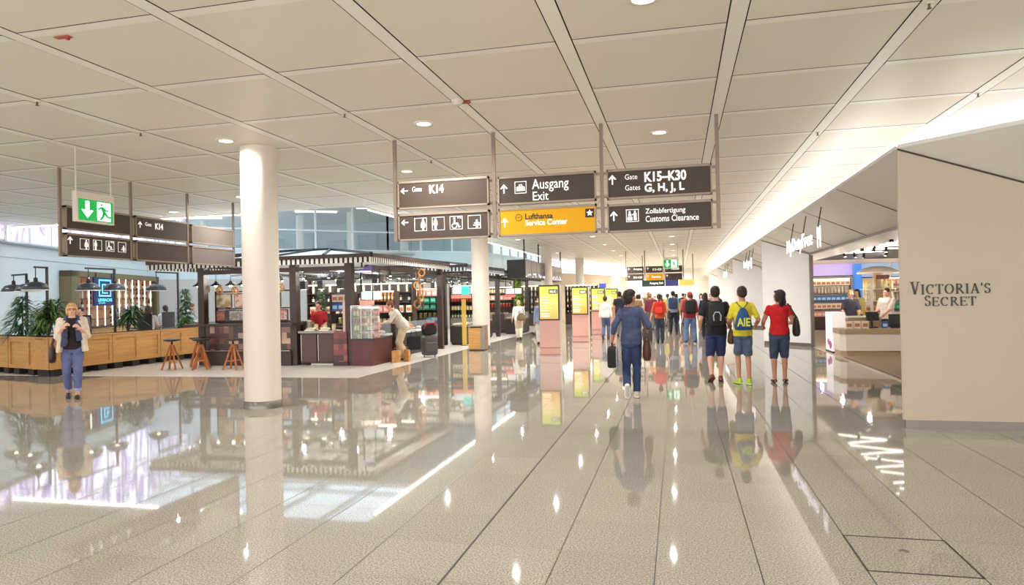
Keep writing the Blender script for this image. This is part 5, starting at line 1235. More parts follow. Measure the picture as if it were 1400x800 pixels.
C0 = (-15.55, 14.08)
planter('oak planter box at the far left edge, on dark feet', (-19.6, 15.25), (-17.58, 14.66)); planter('oak planter box left of the walking blonde woman, at the corner', (-17.55, 14.65), (-15.60, 14.08))
planter('oak planter box behind the walking blonde woman', C0, (-15.5, 15.98)); planter('middle oak planter box between the blonde woman and the bar stools', (-15.5, 16.0), (-15.47, 17.78)); planter('last oak planter box running behind the wooden bar stools', (-15.47, 17.8), (-15.42, 19.6))

# ---- plants
def leafmat(i): return M('leaf_%d' % i, ((52, 92, 40), (84, 120, 52), (40, 78, 48), (112, 140, 70), (150, 200, 40))[i], .45, var=.3, vs=6)
def plant(lab, loc, h, r, kind, seed, mats, name='potted_plant'):
    rnd = random.Random(seed); t = thing(name, lab, 'plant', loc); lf = MB(); st = MB()
    def leaf(b, d, L, w, droop):
        b = Vector(b); d = Vector(d).normalized(); sd = d.cross(Vector((0, 0, 1))); sd = sd.normalized() if sd.length > .01 else Vector((1, 0, 0)); pts = []
        for k in range(4):
            f = k/3; pts.append(b+d*L*f+Vector((0, 0, -droop*L*f*f)))
        ws = (.15, 1, .8, .05); vs = []
        for p_, q in zip(pts, ws): vs += [p_-sd*w*q/2, p_+sd*w*q/2+Vector((0, 0, .004))]
        lf._add(vs, [(2*k, 2*k+1, 2*k+3, 2*k+2) for k in range(3)], True, rnd.randrange(len(mats)))
    if kind == 'palm':
        for s_ in range(7):
            a = rnd.random()*2*PI; top = Vector((math.cos(a)*r*.3, math.sin(a)*r*.3, h*rnd.uniform(.45, .8))); st.tube([(0, 0, 0), top*.5, top], [.02, .016, .012], 6)
            for k in range(46):
                b_ = rnd.random()*2*PI; e = rnd.uniform(-.2, 1.2); leaf(top*rnd.uniform(.5, 1.05), (math.cos(b_), math.sin(b_), e), r*rnd.uniform(.5, .9), .055, .5)
    else:
        st.tube([(0, 0, 0), (.01, 0, h*.5), (0, .01, h)], [.025, .02, .008], 6); n = int(420*h)
        for k in range(n):
            f = rnd.random(); z = h*(.08+.92*f); rr = r*(1.05-f*.75) if kind == 'cone' else r*(.9+.2*rnd.random()); b_ = rnd.random()*2*PI
            leaf((math.cos(b_)*rr*.35, math.sin(b_)*rr*.35, z), (math.cos(b_), math.sin(b_), rnd.uniform(-.3, .5)), rr*rnd.uniform(.5, .9), .045 if kind == 'cone' else .06, .5)
    lf.build('foliage', mats, t); st.build('stem', M('stem_brown', (92, 74, 50), .8), t)
    return t
g0, g1, g2, g3 = leafmat(0), leafmat(1), leafmat(2), leafmat(3)
plant('bushy green palm in the corner planter left of the blonde woman', (-16.0, 14.45, 1.0), 1.12, .72, 'palm', 1, [g0, g1, g3]); plant('dark green fir-like plant in the planter at the far left edge', (-17.6, 15.1, 1.0), 1.12, .62, 'cone', 2, [g2, g2, g0])
plant('dark leafy palm in the middle planter, right of the blonde woman', (-15.85, 16.95, 1.0), .98, .68, 'palm', 3, [g2, g0, g1]); plant('tall slim green tree beside the left post of the bar', (-16.3, 19.9, .0), 2.3, .55, 'cone', 4, [g2, g1, g0])
plant('small pale green bush low beside the tall slim tree', (-15.72, 19.25, 1.0), .5, .3, 'palm', 5, [g3, g1]); plant('low grey green bush in the corner planter, left of the corner palm', (-16.6, 14.72, 1.0), .42, .34, 'palm', 6, [g2, g3])
plant('green plant standing at the back of the nearest kiosk', (-11.0, 19.6, 0.0), 2.1, .45, 'cone', 7, [g2, g0]); plant('bright lime green climbing plant column right of the third kiosk post', (-7.55, 32.4, 0), 2.7, .2, 'column', 8, [leafmat(4), leafmat(4), g1])

# ---- planter lamps
m_lampd = M('lamp_slate', (70, 76, 84), .35, .3); m_lampi = M('lamp_inside', (236, 232, 224), .5)
m_postb = M('lamp_post', (44, 42, 44), .45)
def planter_lamp(lab, loc, rz, arm, domes, zt=2.86, zp=1.0):
    t = thing('planter_lamp', lab, 'lamp', loc, rz); b = zp-loc[2] if 0 else 0
    MB().b2((-.024, -.024, 0), (.024, .024, zt-loc[2])).build('post', m_postb, t); MB().b2((-arm, -.02, zt-.045-loc[2]), (.024, .02, zt-loc[2])).build('arm', m_postb, t)
    for u in domes:
        z = 2.23-loc[2]; d_ = MB().lathe([(.05, .215), (.12, .20), (.215, .16), (.27, .09), (.30, .0), (.292, .0), (.26, .085), (.205, .15), (.0, .19)], (u, 0, z), 26).build('shade', m_lampd, t)
        MB().lathe([(.04, .215), (.05, .22), (.045, .30), (.0, .33)], (u, 0, z), 14).build('socket', m_postb, d_); MB().cyl((u, 0, z+.3), (u, 0, zt-.03-loc[2]), .012, n=6).build('rod', m_postb, d_)
        MB().lathe([(.302, -.012), (.305, .006), (.288, .006), (.286, -.012)], (u, 0, z), 26, cap=False).build('rim', m_lampi, d_); MB().ell((u, 0, z+.08), (.07, .07, .08), 12, 8).build('bulb', m_glow, d_)
planter_lamp('dome lamp on a black post at the corner planter, above the bushy palm', (-15.88, 14.32, 1.015), PI/2, .36, (-.32,), 2.83)
planter_lamp('double dome lamp on a black post behind the blonde woman, before the blue sign', (-15.88, 16.5, 1.015), PI/2, 1.0, (-.90, 0), 2.86)
planter_lamp('dome lamp on a black post nearest to the bar kiosk', (-15.88, 19.08, 1.015), PI/2, .97, (-.95,), 2.83)
planter_lamp('dome lamp on a black post at the far left edge', (-17.35, 15.02, 1.015), PI*.91, -.78, (.7, -.05), 2.72)

# ---- stools
def stool(lab, x, y, rz, first=[None]):
    if first[0] is not None: return dup(first[0], (x, y, .006), rz, lab)
    t = thing('bar_stool', lab, 'stool', (x, y, .006), rz); first[0] = t
    s_ = MB(); s_.lathe([(0, .775), (.10, .765), (.20, .785), (.225, .81), (.215, .825), (.12, .80), (0, .795)], n=24).build('seat', M('stool_seat', (54, 48, 46), .4, var=.2, vs=6), t)
    MB().lathe([(0, .60), (.055, .60), (.06, .64), (.05, .68), (.0, .68)], n=16).build('hub', m_teak, t); MB().cyl((0, 0, .67), (0, 0, .78), .025, n=12).build('spindle', m_bl, t)
    for k in range(4):
        a = PI/4+k*PI/2; MB().bar((math.cos(a)*.04, math.sin(a)*.04, .66), (math.cos(a)*.27, math.sin(a)*.27, 0), .042, .036).build('leg', m_teak, t)
    mb = MB(); a = .155
    for k in range(4):
        p_, q_ = PI/4+k*PI/2, PI/4+(k+1)*PI/2; 
        if k % 2 == 0: mb.bar((math.cos(p_)*.195, math.sin(p_)*.195, .24), (math.cos(q_)*.195, math.sin(q_)*.195, .24), .03, .025)
    mb.build('foot_bar', m_teak, t); return t
stool('wooden bar stool with dark seat, leftmost of those before the mosaic bar', -13.50, 15.95, .2); stool('wooden bar stool with dark seat, second from the left in front of the mosaic bar', -12.60, 15.98, .5)
stool('wooden bar stool with dark seat standing right beside the near white column', -11.62, 16.0, .1); stool('wooden bar stool half hidden behind the second stool, nearest the oak planter', -13.28, 16.7, .7)

# ---- back bar with lit bottle shelves and the blue sign
rzb = math.atan2((BW1-BW0).y, (BW1-BW0).x); db = (BW1-BW0).normalized(); nb_ = Vector((db.y, -db.x)); OB = BW0+db*4.1+nb_*.5
t = thing('back_bar', 'long olive framed back bar with lit bottle shelves on the white wall at left', 'bar', (OB.x, OB.y, 0), rzb)
m_olive = M('bar_olive', (122, 108, 76), .5); LB = 7.95
mb = MB(); mb.b2((0, 0, 0), (.55, .42, 3.12)).b2((LB-.35, 0, 0), (LB, .42, 3.12)).b2((0, 0, 2.90), (LB, .42, 3.12)).build('frame', m_olive, t)
MB().b2((.5, .36, .9), (LB-.3, .42, 2.95)).build('back_panel', M('bar_backlight', (176, 128, 92), .4, emit=.22, var=.3, vs=3), t); MB().b2((.2, -.35, 0), (LB-.2, .36, .95)).build('cabinet', m_oak, t); MB().b2((.15, -.40, .95), (LB-.15, .36, 1.0)).build('worktop', m_dk2, t)
NB = 11; xs = [.62+(LB-1.05)*k/NB for k in range(NB+1)]
mb = MB(); m_vglow = M('bar_light', (255, 236, 222), .5, emit=1.3)
for x in xs[1:-1]: MB().b2((x-.022, .0, 1.0), (x+.022, .03, 2.9)).build('light_strip', m_vglow, t)
mb = MB()
for z in (1.28, 1.68, 2.08, 2.48): mb.b2((.56, .04, z-.02), (LB-.36, .36, z))
mb.build('shelf_boards', m_dk2, t)
WB = lambda u, v, z: Vector((OB.x+db.x*u-nb_.x*v, OB.y+db.y*u-nb_.y*v, z))
rnd = random.Random(3)
for c in range(NB):
    if c in (2, 3): continue
    for zi, z in enumerate((1.0, 1.28, 1.68, 2.08, 2.48)):
        for k in range(2):
            f, nm = rnd.choice(((dark_bottle, 'dark'), (amber_bottle, 'amber'), (pale_bottle, 'pale'), (pale_bottle, 'pale')))
            f(WB(xs[c]+.17+.24*k, .16, z), nm+' bottle on the lit shelves of the back bar', nm+' bottles of the back bar', rzb, .8 if z == 1.0 else 1.22)
t = thing('restaurant_sign', 'dark blue sign with light blue square emblem hanging before the back bar', 'sign', (*WB(1.5, -.06, 1.80).xy, 1.80), rzb)
m_sblue = M('sign_navy', (24, 34, 92), .35, emit=.12); m_scy = M('sign_cyan', (96, 206, 240), .4, emit=1.1)
MB().b2((0, 0, 0), (1.72, .06, 1.12)).build('board', m_sblue, t)
mb = MB()
for (a, b, c, d_) in ((.36, .36, 1.36, .42), (.36, .98, 1.36, 1.04), (.36, .36, .43, 1.04), (1.29, .36, 1.36, 1.04), (.62, .48, 1.1, .53), (.62, .48, .68, .86), (.62, .81, .9, .86), (.88, .60, .94, .86), (.78, .66, 1.1, .71)): mb.b2((a, -.008, b), (c, 0, d_))
mb.build('emblem', m_scy, t); lettering('LENBACHS', .30, 1.44, .16, .29, m_scy, t, .02, 0); mb = MB(); lettering('RESTAURANT', .34, .9, .08, .125, m_scy, t, 0, 0)
MB().b2((.2, .02, 1.12), (.24, .04, 1.3)).b2((1.5, .02, 1.12), (1.54, .04, 1.3)).build('hanger', m_bl, t)
# doorway and warm lamp right of the back bar
t = thing('doorway_panel', 'glazed black framed partition with warm lit door right of the back bar', 'partition', (*WB(8.4, .2, 0).xy, 0), rzb)
mb = MB()
for x in (0, .9, 1.8, 2.7): mb.b2((x, 0, 0), (x+.06, .08, 2.5))
for z in (2.44, 1.9): mb.b2((0, 0, z), (2.76, .08, z+.06))
mb.build('frame', m_postb, t); MB().b2((.06, .03, .05), (2.7, .04, 2.44)).build('glass_pane', m_glass, t); MB().b2((1.15, .05, .4), (1.7, .07, 1.85)).build('lit_door', M('warm_door', (214, 164, 96), .5, emit=.4), t)
t = thing('dark_fascia', 'long dark blue grey fascia over the partition right of the back bar', 'fascia', (*WB(8.1, .2, 2.5).xy, 2.5), rzb); MB().b2((0, -.1, 0), (3.6, .1, .42)).build('board', M('fascia_slate', (70, 84, 98), .4), t); MB().b2((.1, -.02, .42), (.16, .02, .9)).b2((3.2, -.02, .42), (3.26, .02, .9)).build('bracket', m_postb, t)
# dining tables and seated guests
def dtable(lab, x, y, first=[None]):
    if first[0] is not None: return dup(first[0], (x, y, .006), 0, lab)
    t = thing('dining_table', lab, 'table', (x, y, .006)); first[0] = t
    MB().b2((-.4, -.4, 1.02), (.4, .4, 1.05)).build('tabletop', m_dk, t); MB().cyl((0, 0, .03), (0, 0, 1.02), .04, n=12).build('pedestal', m_bl, t); MB().lathe([(0, 0), (.28, 0), (.28, .015), (.04, .03)], n=20).build('foot', m_bl, t); return t
def dchair(lab, x, y, rz, first=[None]):
    if first[0] is not None: return dup(first[0], (x, y, .006), rz, lab, None, (1.08, 1.08, 1.72))
    t = thing('dining_chair', lab, 'chair', (x, y, .006), rz); first[0] = t; t.scale = (1.08, 1.08, 1.72)
    MB().b2((-.2, -.2, .42), (.2, .2, .46)).build('seat', m_dk2, t); MB().b2((-.2, -.22, .55), (.2, -.19, .88)).build('backrest', m_dk2, t)
    for sx in (-1, 1):
        for sy in (-1, 1): MB().bar((sx*.18, sy*.18, .44), (sx*.2, sy*.2, 0), .03).build('leg', m_bl, t)
    mb = MB(); [mb.bar((sx*.18, -.2, .44), (sx*.18, -.205, .88), .025) for sx in (-1, 1)]; mb.build('back_rails', m_bl, t); return t
def sitter(label, x, y, rz, rgb, hair, **k):
    d_ = k.pop('ch', None); a = rz*PI/180
    dchair('dark chair under the '+label.replace('person in', 'diner in').split(' seated')[0], x, y, a)
    return person(label, x, y, rz, k.pop('h', 1.87), 1.0, pz=.82, feet=((-.12, .36, .26, 0), (.12, .34, .26, 0)), hands=((-.16, .38, 1.04), (.16, .38, 1.04)), lean=k.pop('lean', 6), top=dict(mat=fab(rgb), sleeve=k.pop('sleeve', 1.8)), bot=dict(mat=fab((60, 62, 72))), hair=hair, vox=.016, **k)
sitter('person in plaid grey shirt seated behind the left planter beside the corner palm', -17.6, 17.0, -150, (110, 96, 110), ('short', (50, 36, 30)), face=True); dtable('dining table before the diner in plaid behind the left planter', -17.2, 16.1)
sitter('person in beige shirt with grey hair seated behind the blonde woman', -17.5, 19.0, -140, (216, 196, 176), ('short', (150, 130, 110)), face=True); sitter('person in turquoise shirt with grey hair seated before the blue sign', -19.3, 21.3, -60, (110, 196, 200), ('short', (160, 156, 150)))
dtable('dining table between the beige and turquoise diners', -18.2, 20.2)
sitter('person in white top with dark hair seated right of the turquoise diner', -18.0, 21.0, 60, (222, 226, 232), ('tail', (46, 34, 30))); sitter('person with long brown hair in dark top seated behind the middle planter', -16.1, 18.0, 20, (206, 200, 196), ('long', (74, 50, 38)), sleeve=.9)
dtable('dining table beside the long haired diner behind the middle planter', -16.9, 18.9)
person('waiter in white shirt bending over a table left of the bar kiosk', -18.3, 20.6+.9, -60, 1.72, 1.0, lean=38, hands=((-.15, .5, .95), (.15, .5, .95)), top=dict(mat=fab((236, 238, 242)), sleeve=1.8), bot=dict(mat=fab((34, 34, 40))), hair=('short', (150, 130, 110)), vox=.016) if 0 else None
person('waiter in white shirt bending forward, right of the back bar', -19.0, 23.0, -70, 1.92, 1.05, lean=36, hands=((-.15, .5, .95), (.15, .5, .95)), top=dict(mat=fab((236, 240, 246)), sleeve=1.8), bot=dict(mat=fab((34, 34, 40))), hair=('short', (120, 90, 70)), vox=.016)
dtable('dining table before the bending waiter', -18.3, 23.3); sitter('person in white shirt seated at the right of the bending waiter', -17.9, 24.4, 60, (226, 226, 230), ('short', (60, 44, 36)))
# things on the tables
gl = mkgoods('drinking_glass1', 'glass', lambda: (('bowl', MB().lathe([(.0, .075), (.028, .08), (.036, .12), (.032, .17), (.030, .17), (.032, .12), (.02, .085), (0, .08)], n=12), m_glassc), ('stem', MB().lathe([(0, 0), (.032, 0), (.03, .005), (.006, .01), (.005, .078)], n=12), m_glassc)))
pl_ = mkgoods('plate1', 'plate', lambda: (('rim', MB().lathe([(.07, .008), (.12, .018), (.122, .022), (.07, .012)], n=20), m_whb), ('well', MB().lathe([(0, 0), (.07, 0), (.07, .010), (0, .008)], n=20), m_whb)))
for i, (x, y, nm) in enumerate(((-17.2, 16.1, 'plaid diner'), (-18.2, 20.2, 'turquoise diner'), (-16.9, 18.9, 'long haired diner'), (-18.3, 23.3, 'waiter'))):
    for j, (a, b) in enumerate(((-.2, -.15), (.2, .15))): gl((x+a, y+b, 1.056), 'clear glass on the table of the '+nm, 'glasses, '+nm); pl_((x-a, y+b*.6, 1.056), 'white plate on the table of the '+nm, 'plates, '+nm)
# vendors
person('kiosk vendor in red with dark hair behind the brown service counter', -10.35, 18.35, -170, 1.78, 1.0, top=dict(mat=fab((190, 44, 52)), sleeve=1.2), bot=dict(mat=fab((230, 224, 214))), hair=('tail', (70, 36, 26)), face=True, vox=.016, hands=((-.2, .35, 1.02), (.2, .35, 1.02)), lean=10)
person('kiosk vendor in blue shirt with dark hair behind the corner display case', -9.05, 18.7, -120, 1.85, 1.0, top=dict(mat=fab((66, 98, 156)), sleeve=.9), bot=dict(mat=fab((60, 60, 70))), hair=('tail', (52, 28, 26)), vox=.016, hands=((-.2, .35, 1.0), (.2, .35, 1.0)))
# the leaning man's luggage
t = thing('tote_bag', 'black tote bag with blue print held by the leaning man', 'bag', LEAN.W((.17, -.30, .26)), LEAN.rz)
rounded(MB(), (0, 0, .2), (.12, .42, .42), e=.3).build('bag_body', fab((34, 32, 34)), t); MB().b2((.052, -.12, .1), (.064, .12, .34)).build('print', M('tote_print', (60, 110, 170), .6, var=.5, vs=9), t); MB().tube([(0, -.1, .38), (0, -.07, .56), (0, .07, .56), (0, .1, .38)], .012, 8).build('handle', fab((26, 26, 28)), t)
m_paper = M('kraft_paper', (196, 142, 84), .7, var=.25, vs=9)
for i, (x, y, lab) in enumerate(((-7.80, 18.02, 'brown paper shopping bag at the feet of the leaning man, left one'), (-7.62, 18.36, 'brown paper shopping bag at the feet of the leaning man, right one'))):
    t = thing('paper_bag', lab, 'bag', (x, y, 0), .4+i); MB()._add([], []); mb = MB(); mb.tube([(0, 0, 0), (0, 0, .18), (.01, 0, .34)], [(.17, .10), (.18, .11), (.19, .08)], 4, smooth=False, flat=(.7, .7, 0)); mb.build('bag_body', m_paper, t); MB().tube([(-.06, 0, .33), (-.05, 0, .42), (.05, 0, .42), (.06, 0, .33)], .006, 6).build('handle', m_paper, t)
trolley('dark grey suitcase standing right of the leaning man', -7.45, 19.75, .7, (.46, .34, .62), (84, 78, 76), (0, .10, .98))
t = thing('travel_bag', 'black and red travel bag lying on top of the dark grey suitcase', 'bag', (-7.45, 19.75, .68), .7); rounded(MB(), (0, 0, .17), (.46, .32, .34), e=.5).build('bag_body', fab((36, 30, 32)), t); MB().tube([(-.2, -.1, .2), (-.12, -.13, .36), (.12, -.13, .36), (.2, -.1, .2)], .03, 8).build('red_flap', fab((170, 40, 44)), t)
# ------------------------------------------------------------------ duty free shop and lettering
m_serif = M('letter_black', (26, 22, 20), .35)
# serif capitals drawn as strokes: (points, widths)
def serif_letter(mb, ch, x0, z0, w, h, y0, y1):
    T, B_ = .13*h, .05*h           # thick and thin strokes
    def st(p, q, wd):
        p, q = Vector((x0+p[0]*w, z0+p[1]*h)), Vector((x0+q[0]*w, z0+q[1]*h)); d_ = (q-p).normalized(); n = Vector((-d_.y, d_.x))*wd/2
        mb.poly([p-n, q-n, q+n, p+n][::1], y0, y1)
    def sf(cx, z, ww=.30, f=1): 
        mb.poly([(x0+cx*w-ww*h/2, z0+z*h), (x0+cx*w+ww*h/2, z0+z*h), (x0+cx*w+ww*h/2-.03*h, z0+z*h+f*.045*h), (x0+cx*w-ww*h/2+.03*h, z0+z*h+f*.045*h)][::f], y0, y1)
    def arc(cx, cz, rx, rz_, a0, a1, t0, t1, n=16):
        for k in range(n):
            f0, f1 = k/n, (k+1)/n; A, B2 = a0+(a1-a0)*f0, a0+(a1-a0)*f1
            def wd(a): return t0+(t1-t0)*abs(math.cos(a))
            o0, o1 = wd(A)/2, wd(B2)/2
            P = lambda a, s: (x0+w*cx+(rx*w+s)*math.cos(a), z0+h*cz+(rz_*h+s)*math.sin(a))
            q = [P(A, -o0), P(A, o0), P(B2, o1), P(B2, -o1)]
            mb.poly(q if a1 > a0 else q[::-1], y0, y1)
    if ch == 'V': st((.16, 1), (.5, 0), T); st((.5, 0), (.86, 1), B_); sf(.14, 1, .34, -1); sf(.87, 1, .26, -1)
    elif ch == 'I': st((.5, 0), (.5, 1), T); sf(.5, 0); sf(.5, 1, .3, -1)
    elif ch == 'C': arc(.54, .5, .42, .47, .85, 2*PI-.85, B_, T, 22); st((.86, .66), (.88, .96), B_)
    elif ch == 'T': st((.5, 0), (.5, 1), T); st((.05, .97), (.95, .97), B_); st((.07, .78), (.05, 1), B_); st((.93, .78), (.95, 1), B_); sf(.5, 0)
    elif ch == 'O': arc(.5, .5, .42, .47, 0, 2*PI, B_, T, 28)
    elif ch == 'R': st((.22, 0), (.22, 1), T); arc(.38, .75, .34, .23, -PI/2, PI/2, B_, T, 12); st((.22, .975), (.4, .975), B_); st((.22, .52), (.4, .52), B_); st((.48, .5), (.92, .02), T*.9); sf(.22, 0); sf(.2, 1, .2, -1); sf(.92, 0, .18)
    elif ch == 'A': st((.12, 0), (.5, 1), B_); st((.5, 1), (.86, 0), T); st((.26, .33), (.70, .33), B_); sf(.12, 0, .26); sf(.87, 0, .32)
    elif ch == 'S': arc(.48, .745, .34, .22, .5, 1.5*PI, B_, T*.8, 14); arc(.5, .265, .36, .24, PI/2, -PI*.85, B_, T*.8, 14); st((.82, .74), (.82, .95), B_); st((.13, .06), (.13, .28), B_)
    elif ch == 'E': st((.2, 0), (.2, 1), T); st((.1, .975), (.9, .975), B_); st((.2, .51), (.72, .51), B_); st((.1, .025), (.94, .025), B_); st((.89, .8), (.9, 1), B_); st((.92, .0), (.95, .22), B_); st((.72, .42), (.72, .6), B_)
    elif ch == "'": st((.5, 1), (.42, .72), T*.7)
t = thing('shop_lettering', 'black serif shop name on the large white wall at right', 'sign', (2.84, 9.621, 1.5))
def word(s, u0, u1, z0, hs, wid):
    tot = sum(wid[c] for c in s); k = (u1-u0)/tot; x = u0
    for i, c in enumerate(s):
        mb = MB(); h = hs[0] if i == 0 else hs[1]
        if c == "'": serif_letter(mb, c, x, z0, wid[c]*k, hs[1]*1.05, -.014, 0)
        else: serif_letter(mb, c, x+wid[c]*k*.07, z0, wid[c]*k*.86, h, -.014, 0)
        mb.build('letter', m_serif, t); x += wid[c]*k
WD = dict(V=1.05, I=.5, C=.95, T=.9, O=1.05, R=.98, A=1.0, S=.72, E=.85); WD["'"] = .35
word("VICTORIA'S", 2.862-2.84, 3.772-2.84, 1.705-1.5, (.16, .125), WD); word('SECRET', 3.022-2.84, 3.612-2.84, 1.555-1.5, (.135, .112), WD)

# shop name in lit letters under the soffit
m_lit = M('lit_letter', (248, 244, 255), .4, emit=.95)
def lit_sign(lab, x, y0, y1, z0, z1, words):
    t = thing('shop_sign', lab, 'sign', (x, y1, z0), -PI/2)
    L = y1-y0
    for body, a, b in words: lettering(body, a*L, b*L, 0, (z1-z0), m_lit, t, .0, 0, .02, 'letters')
    for u in (.1, .5, .9): MB().bar((u*L, .02, (z1-z0)*.9), (u*L, .10, 3.5-z0), .02, .02).build('bracket', m_seam, t)
    return t
lit_sign('lit white shop name hanging under the soffit before the open shop', 2.80, 14.7, 19.0, 2.66, 3.08, (('MyDutyFree', 0, .80), ('M', .93, 1.0)))
lit_sign('second lit white shop name farther along the soffit', 2.80, 27.8, 31.0, 2.70, 3.12, (('Boutique', 0, .78), ('M', .9, 1.0)))
lit_sign('third, smallest lit shop name along the soffit', 2.80, 41.5, 44.5, 2.70, 3.08, (('Fashion', 0, .78), ('M', .9, 1.0)))

# shop interior
MB().b2((4.1, 9.75, 0), (13, 40, .005)).build('floor_shop', M('shop_floor', (206, 186, 160), .18, var=.04, vs=1), kind='structure')
t = thing('floor_mat', 'brown mat on the floor in front of the shop counter', 'mat', (4.25, 14.6, .005)); MB().prism([(.0, .1), (4, .1), (4, 5.0), (.0, 5.0)], 0, .008).build('mat_pile', M('mat_brown', (150, 124, 98), .9, var=.1, vs=40), t); MB().prism([(-.03, .07), (4.03, .07), (4.03, 5.03), (-.03, 5.03)], 0, .005).build('mat_edge', m_seam, t)
MB().b2((4.16, 9.7, 3.05), (13, 31, 3.1)).build('ceiling_shop', M('shop_ceiling', (46, 32, 26), .5, var=.2, vs=1.5), kind='structure')
MB().b2((4.2, 31, 3.2), (13, 40, 3.25)).build('ceiling_shop_back', m_white, kind='structure')
MB().b2((4.2, 34, 0), (14, 34.1, 3.3)).build('wall_shop_back', M('shop_back', (236, 222, 204), .5), kind='structure')
MB().b2((12.9, 9.7, 0), (13, 34, 3.1)).build('wall_shop_right', M('shop_side', (230, 216, 198), .5), kind='structure')
MB().b2((4.25, 24.4, 0), (4.3, 34, 3.1)).build('wall_shop_left', M('shop_side', (230, 216, 198)), kind='structure')
for i, (a, b) in enumerate([((4.42+.04*k if k % 2 == 0 else 6.3, 16.7+.78*k), (6.3 if k % 2 == 0 else 4.46+.04*k, 17.48+.78*k)) for k in range(10)]):
    t = thing('zigzag_light', 'slim white light line of the zigzag on the dark shop ceiling', 'light', (*a, 3.05), 0, 'zigzag ceiling lights'); MB().cyl((0, 0, -.06), (0, 0, .0), .008, n=6).build('hanger', m_bl, t); MB().bar((0, 0, -.07), (b[0]-a[0], b[1]-a[1], -.07), .035, .018).build('diffuser', M('zigzag_glow', (255, 246, 232), .5, emit=6), t)
for k in range(22): spot((4.7+.42*(k % 9)+.2*(k//9), 17+3.2*(k//9)+.5*(k % 3), 2.97), 'small black spot lamp on the dark ceiling of the open shop', 'spots of the open shop', k*1.1)
for (x, y) in [(x, y) for x in (5.4, 7.6, 9.8) for y in (18.6, 22, 25.4, 28.8, 32)]:
    la = bpy.data.lights.new('shop_lamp', 'POINT'); la.shadow_soft_size = .05; la.energy = 20; la.color = (1, .93, .84)
    o = bpy.data.objects.new('shop_lamp', la); COL.objects.link(o); o.location = (x, y, 2.0)
# fascia bands on the back wall
for (x, w, z, h, c, e, lab) in ((5.0, 2.9, 2.45, .55, (190, 172, 226), .3, 'lavender lit band high on the back wall of the shop'), (8.1, 1.15, 2.35, .62, (150, 172, 204), .35, 'grey blue panel on the shop back wall, left one'), (9.4, 1.6, 2.35, .62, (150, 172, 204), .35, 'grey blue panel on the shop back wall, right one')):
    t = thing('wall_panel', lab, 'panel', (x, 33.9, z)); MB().b2((0, 0, 0), (w, .1, h)).build('panel_face', M('wallpanel_%d_%d_%d' % c, c, .4, emit=e), t); MB().b2((-.03, -.02, -.04), (w+.03, .1, 0)).build('bottom_trim', m_seam, t)
t = thing('blue_pillar', 'bright blue lit pillar on the back wall of the shop', 'pillar', (7.72, 33.4, 0)); MB().b2((0, 0, 0), (.30, .3, 2.95)).build('shaft', M('pillar_blue', (60, 120, 200), .3, emit=.5), t); MB().b2((-.03, -.03, 0), (.33, .33, .1)).build('foot', m_seam, t)
stall_shelf('left shop shelf under the lavender band', 5.3, 33.2, 2.2, (.6, .95, 1.3, 1.65, 2.0), ((pink_box, 'pink box', .2, 1.1), (cream_box, 'cream box', .2, 1.1), (blue_box, 'blue box', .2, 1.1), (pale_bottle, 'pale bottle', .14, 1.1), (cream_box, 'cream top box', .2, 1.1)), m_white)
stall_shelf('right shop shelf under the blue panels', 8.2, 30.6, 2.6, (.6, .95, 1.3, 1.65, 1.95), ((cream_box, 'cream box', .2, 1.1), (teal_box, 'teal box', .2, 1.1), (pale_bottle, 'pale bottle', .14, 1.2), (cream_box, 'pale carton', .2, 1.1), (pink_box, 'pink top box', .22, 1.1)), m_white)
# counter
m_cw = M('counter_white', (240, 230, 214), .3); m_cb = M('counter_beige', (176, 150, 118), .4)
t = thing('shop_counter', 'white sales counter with beige bands at the entrance of the open shop', 'counter', (4.22, 19.85, 0))
MB().prism([(.12, 0), (4.2, 0), (4.2, .9), (0, .9), (0, .14)], .15, .60).build('front_panel', m_cw, t); MB().prism([(.10, -.02), (4.22, -.02), (4.22, .92), (-.02, .92), (-.02, .12)], .60, .73).build('worktop_band', m_cb, t); MB().prism([(.14, .03), (4.2, .03), (4.2, .9), (.02, .9), (.02, .17)], .0, .15).build('plinth_band', m_cb, t)
t = thing('lit_pylon', 'white lit pylon with purple flower print at the left end of the shop counter', 'pylon', (4.22, 20.9, 0)); MB().b2((0, 0, .05), (.34, .9, 1.15)).build('lit_body', M('pylon_lit', (246, 240, 240), .3, emit=.3), t); MB().b2((-.01, -.01, 0), (.35, .91, .05)).build('plinth', m_seam, t); MB().ell((-.001, .3, .22), (.004, .2, .12), 10, 6).ell((-.001, .55, .3), (.004, .15, .1), 10, 6).build('flower_print', M('flower_purple', (190, 90, 170), .5), t)
t = thing('back_counter', 'beige inner counter shelf behind the sales counter', 'counter', (4.6, 20.75, 0)); MB().b2((0, .03, .0), (.85, .5, 1.0)).build('body', m_cb, t); MB().b2((-.01, .0, 1.0), (.86, .52, 1.04)).build('worktop', m_cw, t)
for k in range(3): cream_box((4.52+.2*k, 20.3, .73), 'cream carton standing on the left of the shop counter', 'cartons on the shop counter', 0, .9)
blue_box((5.42, 20.35, .73), 'blue and white carton on the shop counter beside the cartons', None, 0, .8)
t = thing('cash_register', 'black till screen on a stand on the shop counter', 'till', (5.12, 20.4, .73), .3); MB().b2((-.12, -.1, 0), (.12, .1, .03)).build('foot', m_bl, t); MB().cyl((0, 0, .02), (0, .02, .25), .025, n=8).build('neck', m_bl, t); MB().box((0, -.02, .32), (.34, .04, .24), rot=Matrix.Rotation(-.25, 3, 'X')).build('screen', m_bl, t)
t = thing('cash_register', 'black till screen at the right of the shop counter, before the man in white', 'till', (5.72, 20.4, .73), -.2); MB().b2((-.14, -.1, 0), (.14, .1, .12)).build('base', m_bl, t); MB().box((0, -.02, .24), (.36, .04, .26), rot=Matrix.Rotation(-.25, 3, 'X')).build('screen', m_bl, t)
